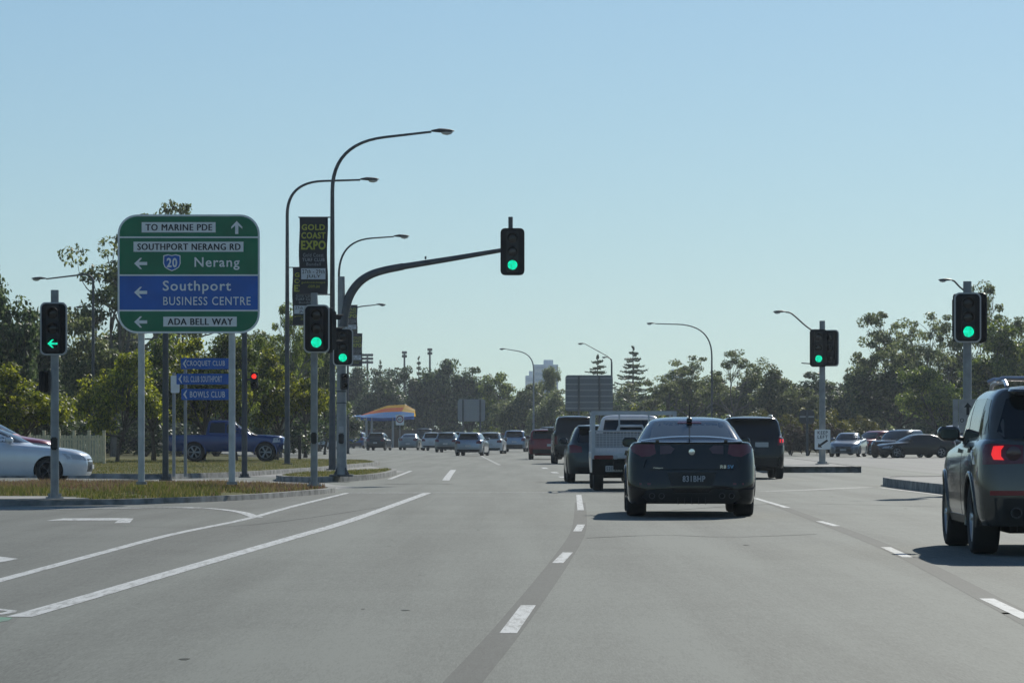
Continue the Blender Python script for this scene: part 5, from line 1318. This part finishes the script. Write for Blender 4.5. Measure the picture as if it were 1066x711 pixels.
for q,(px,yt,Z,wp) in enumerate(BR):
    TL.append(('fig',q,'dense tree in the dark back row '+['right of the Norfolk pine','behind the centre right lamp post','behind the black SUV roof','behind the keep left sign','above the facing silver sedan','above the facing black SUV','behind the arrow sign','off the right edge','between the two Norfolk pines','behind the large sign back'][q],px,yt,Z,wp,LF_D))
for k,i,lab,px,yt,Z,wp,lf in TL:
    tree(k,i,lab,px,yt,Z,wp,lf, 'shrub' if k=='shrub' else 'tree', 'shrub' if k=='shrub' else 'tree', None if k=='shrub' else 'trees along the road')
for i,(px,yt,Z,wp,lf,lab) in enumerate([(792,429,240,46,LF_S,'yellow green shrub behind the right side of the black SUV'),(822,432,236,40,LF_S,'yellow green shrub left of the keep left sign'),
   (868,428,240,44,LF_S,'yellow shrub just right of the keep left sign'),(898,434,250,44,LF_S,'yellow green shrub above the silver sedan facing us'),(842,427,255,46,LF_S,'yellow green shrub behind the small dark sign back'),
   (824,442,226,30,LF_B,'low brown hedge clump right of the black SUV'),(842,441,226,30,LF_B,'low brown hedge clump left of the keep left pole'),(866,442,228,30,LF_B,'low brown hedge clump right of the keep left pole'),(911,460,198,8,LF_B,'tiny dry shrub in front of the red SUV facing us'),
   (60,432,190,90,LF_D,'dark undergrowth bush behind the picket fence'),(150,430,195,100,LF_D,'dark undergrowth bush left of the blue signs'),(225,428,198,90,LF_D,'dark undergrowth bush behind the pickup tray'),(290,430,205,70,LF_D,'dark undergrowth bush behind the pickup bonnet'),
   (690,432,300,60,LF_G,'green bush above the white ute'),(745,432,300,60,LF_G,'green bush above the sedan roof')]):
    tree('shrub', i, lab, px, yt, Z, wp, lf, 'shrub', 'shrub', 'shrubs behind the junction')
# ---- Norfolk pines
def norfolk(label, px, ytop, Z, wpx, seed):
    rng = random.Random(seed); s = F/Z; h = HT(ytop,Z); t = thing('norfolk_pine', label, 'pine tree', (W(px,Z).x,Z,0))
    b = MB(); b.tube([(0,0,0),(0,0,h*.6),(0,0,h)],[h*.016,h*.009,.03],BARK,8); b.build('trunk', t)
    b = MB(); n = 14; cmat = LF_D
    for k in range(n):
        f_ = k/(n-1); z = h*(.22+.77*f_); L = wpx/2/s*(1-f_)**.75*1.1+.12
        for j in range(6):
            a = 2*math.pi*(j+rng.random()*.6)/6+k*.7; L2 = L*rng.uniform(.62,1.08); d = Vector((math.cos(a),math.sin(a),0)); sd = Vector((-d.y,d.x,0)); tip = rng.uniform(.05,.35)
            fz = lambda u: L2*(.05-.30*u+(.22+tip*.4)*u**2.5)
            zz = z+rng.uniform(-.2,.2)
            pts = [Vector((0,0,zz))+d*L2*u+Vector((0,0,fz(u))) for u in (0,.25,.5,.75,1)]
            b.tube(pts,[.06,.05,.045,.04,.03],cmat,4,False)
            for u in range(1,17):
                u_ = u/16; p = Vector((0,0,zz))+d*L2*u_+Vector((0,0,fz(u_)))
                ww = L2*.13*(1.15-u_*.7)+.08
                for sg in (-1,1):
                    q = p+sd*sg*ww+d*ww*.6+Vector((0,0,rng.uniform(-.10,.14))); e = Vector((0,0,.08)); g = d*.12
                    b.add([p-g-e*.5,p+g+e*.5,q+e,q-e],[(0,1,2,3)],cmat)
    b.build('crown', t)
norfolk('tall Norfolk pine standing clear of the trees right of the large sign back',659,361.5,430,66,1)
norfolk('Norfolk pine whose top shows just above the large sign back',622,370.5,450,62,2)
norfolk('tiny Norfolk pine tip among the floodlights, right one',436,372,560,12,3)
norfolk('tiny Norfolk pine tip beside the three row floodlight tower',396,376,560,12,4)

# ---- grass blades
def blades(name, inside, n, hmin, hmax, mats, rng, zfun, wid=.012, colfun=None):
    P = inside(n); n = len(P); a = rng.uniform(0,math.pi,n); h = rng.uniform(hmin,hmax,n)
    lean = rng.normal(size=(n,2))*.35*h[:,None]
    z = zfun(P)
    v = np.empty((n,3,3)); dx = np.cos(a)*wid; dy = np.sin(a)*wid
    v[:,0] = np.stack([P[:,0]-dx,P[:,1]-dy,z-.02],1); v[:,1] = np.stack([P[:,0]+dx,P[:,1]+dy,z-.02],1); v[:,2] = np.stack([P[:,0]+lean[:,0],P[:,1]+lean[:,1],z+h],1)
    me = bpy.data.meshes.new(name); me.vertices.add(3*n); me.vertices.foreach_set('co', v.astype(np.float32).ravel())
    me.loops.add(3*n); me.loops.foreach_set('vertex_index', np.arange(3*n,dtype=np.int32)); me.polygons.add(n); me.polygons.foreach_set('loop_start', np.arange(0,3*n,3,dtype=np.int32))
    for m in mats: me.materials.append(m)
    me.polygons.foreach_set('material_index', colfun(P).astype(np.int32)); me.update(calc_edges=True); me.validate()
    o = bpy.data.objects.new(name, me); C.objects.link(o); return o
def in_poly(P, poly):
    x, y = P[:,0], P[:,1]; c = np.zeros(len(P), bool); j = len(poly)-1
    for i in range(len(poly)):
        xi, yi = poly[i]; xj, yj = poly[j]
        c ^= ((yi > y) != (yj > y)) & (x < (xj-xi)*(y-yi)/(yj-yi+1e-12)+xi); j = i
    return c
def edge_dist(P, poly):
    I = np.array(poly); J = np.roll(I,-1,axis=0); d = np.full(len(P), 1e9)
    for a, b_ in zip(I, J):
        e = b_-a; t = np.clip(((P-a)@e)/max(e@e,1e-9),0,1); d = np.minimum(d, np.linalg.norm(P-(a+t[:,None]*e),axis=1))
    return d
G_GRN = leaf_mat('blade_green',(.05,.07,.015),(.09,.11,.025),(.15,.15,.04),.3)
G_RED = leaf_mat('blade_seed_heads',(.085,.055,.04),(.15,.092,.068),(.23,.15,.11),.3)
G_DRY = leaf_mat('blade_dry',(.14,.12,.05),(.20,.17,.07),(.28,.24,.11),.3)
rng = np.random.default_rng(9)
VA = smooth_poly(ISL_A)
def pick(poly, x0, x1, y0, y1, marg, skip=None):
    def fn(n):
        P = np.stack([rng.uniform(x0,x1,n), rng.uniform(y0,y1,n)],1); k = in_poly(P, poly); P = P[k]; P = P[edge_dist(P, poly) > marg]
        P = P[np.array([mnoise.noise((p[0]*.9,p[1]*.35,7)) for p in P]) > -.28]
        if skip is not None: P = P[~skip(P)]
        return P
    return fn
pathA = lambda P: (P[:,0] < -7.6) & (P[:,1] < 64.6)
zA = lambda P: .09+np.array([berm(p[0],p[1],d) for p,d in zip(P, edge_dist(P, VA))])
def colA(P):
    d = P[:,1]-65.0; nz = np.array([mnoise.noise((p[0]*.7,p[1]*.25,3)) for p in P])
    red = (d+nz*6+rng.normal(size=len(P))*2.5 > 4.5) 
    return np.where(red, np.where(rng.uniform(size=len(P))<.36,2,1), np.where(rng.uniform(size=len(P))<.3,2,0))
o = blades('verge_grass', pick(VA,-16,-3.5,60,87.5,.22,pathA), 110000, .03,.13, (G_GRN,G_RED,G_DRY), rng, zA, .010, colA); tag(o, 'tall grass with reddish seed heads on the verge under the big sign','grass',None,'stuff')
colC = lambda P: np.where(rng.uniform(size=len(P))<.45,2,0)
o = blades('lawn_grass', pick(ISL_C,-24,-5,98,165,.25), 60000, .02,.07, (G_GRN,G_RED,G_DRY), rng, lambda P: np.full(len(P),.13), .012, colC); tag(o, 'short yellow green lawn along the nature strip','grass',None,'stuff')
VB = smooth_poly(ISL_B)
o = blades('island_grass', pick(VB,-7,-3,90,118,.25), 12000, .03,.08, (G_GRN,G_RED,G_DRY), rng, lambda P: np.full(len(P),.14), .012, colC); tag(o, 'short grass on the small traffic island at the mast','grass',None,'stuff')
# ---- the air
hz = MB(); hz.box((0,730,29),(1690,2040,62),BLACK)
hm = bpy.data.materials.new('haze_air'); hm.use_nodes = True; nt = hm.node_tree; nt.nodes.clear()
pv = nt.nodes.new('ShaderNodeVolumePrincipled'); pv.inputs['Color'].default_value = (.80,.90,1.0,1); pv.inputs['Density'].default_value = HAZE_D; pv.inputs['Anisotropy'].default_value = .35
ou = nt.nodes.new('ShaderNodeOutputMaterial'); nt.links.new(pv.outputs[0], ou.inputs['Volume'])
o = hz.build('haze'); o.data.materials.clear(); o.data.materials.append(hm); tag(o, kind='stuff')
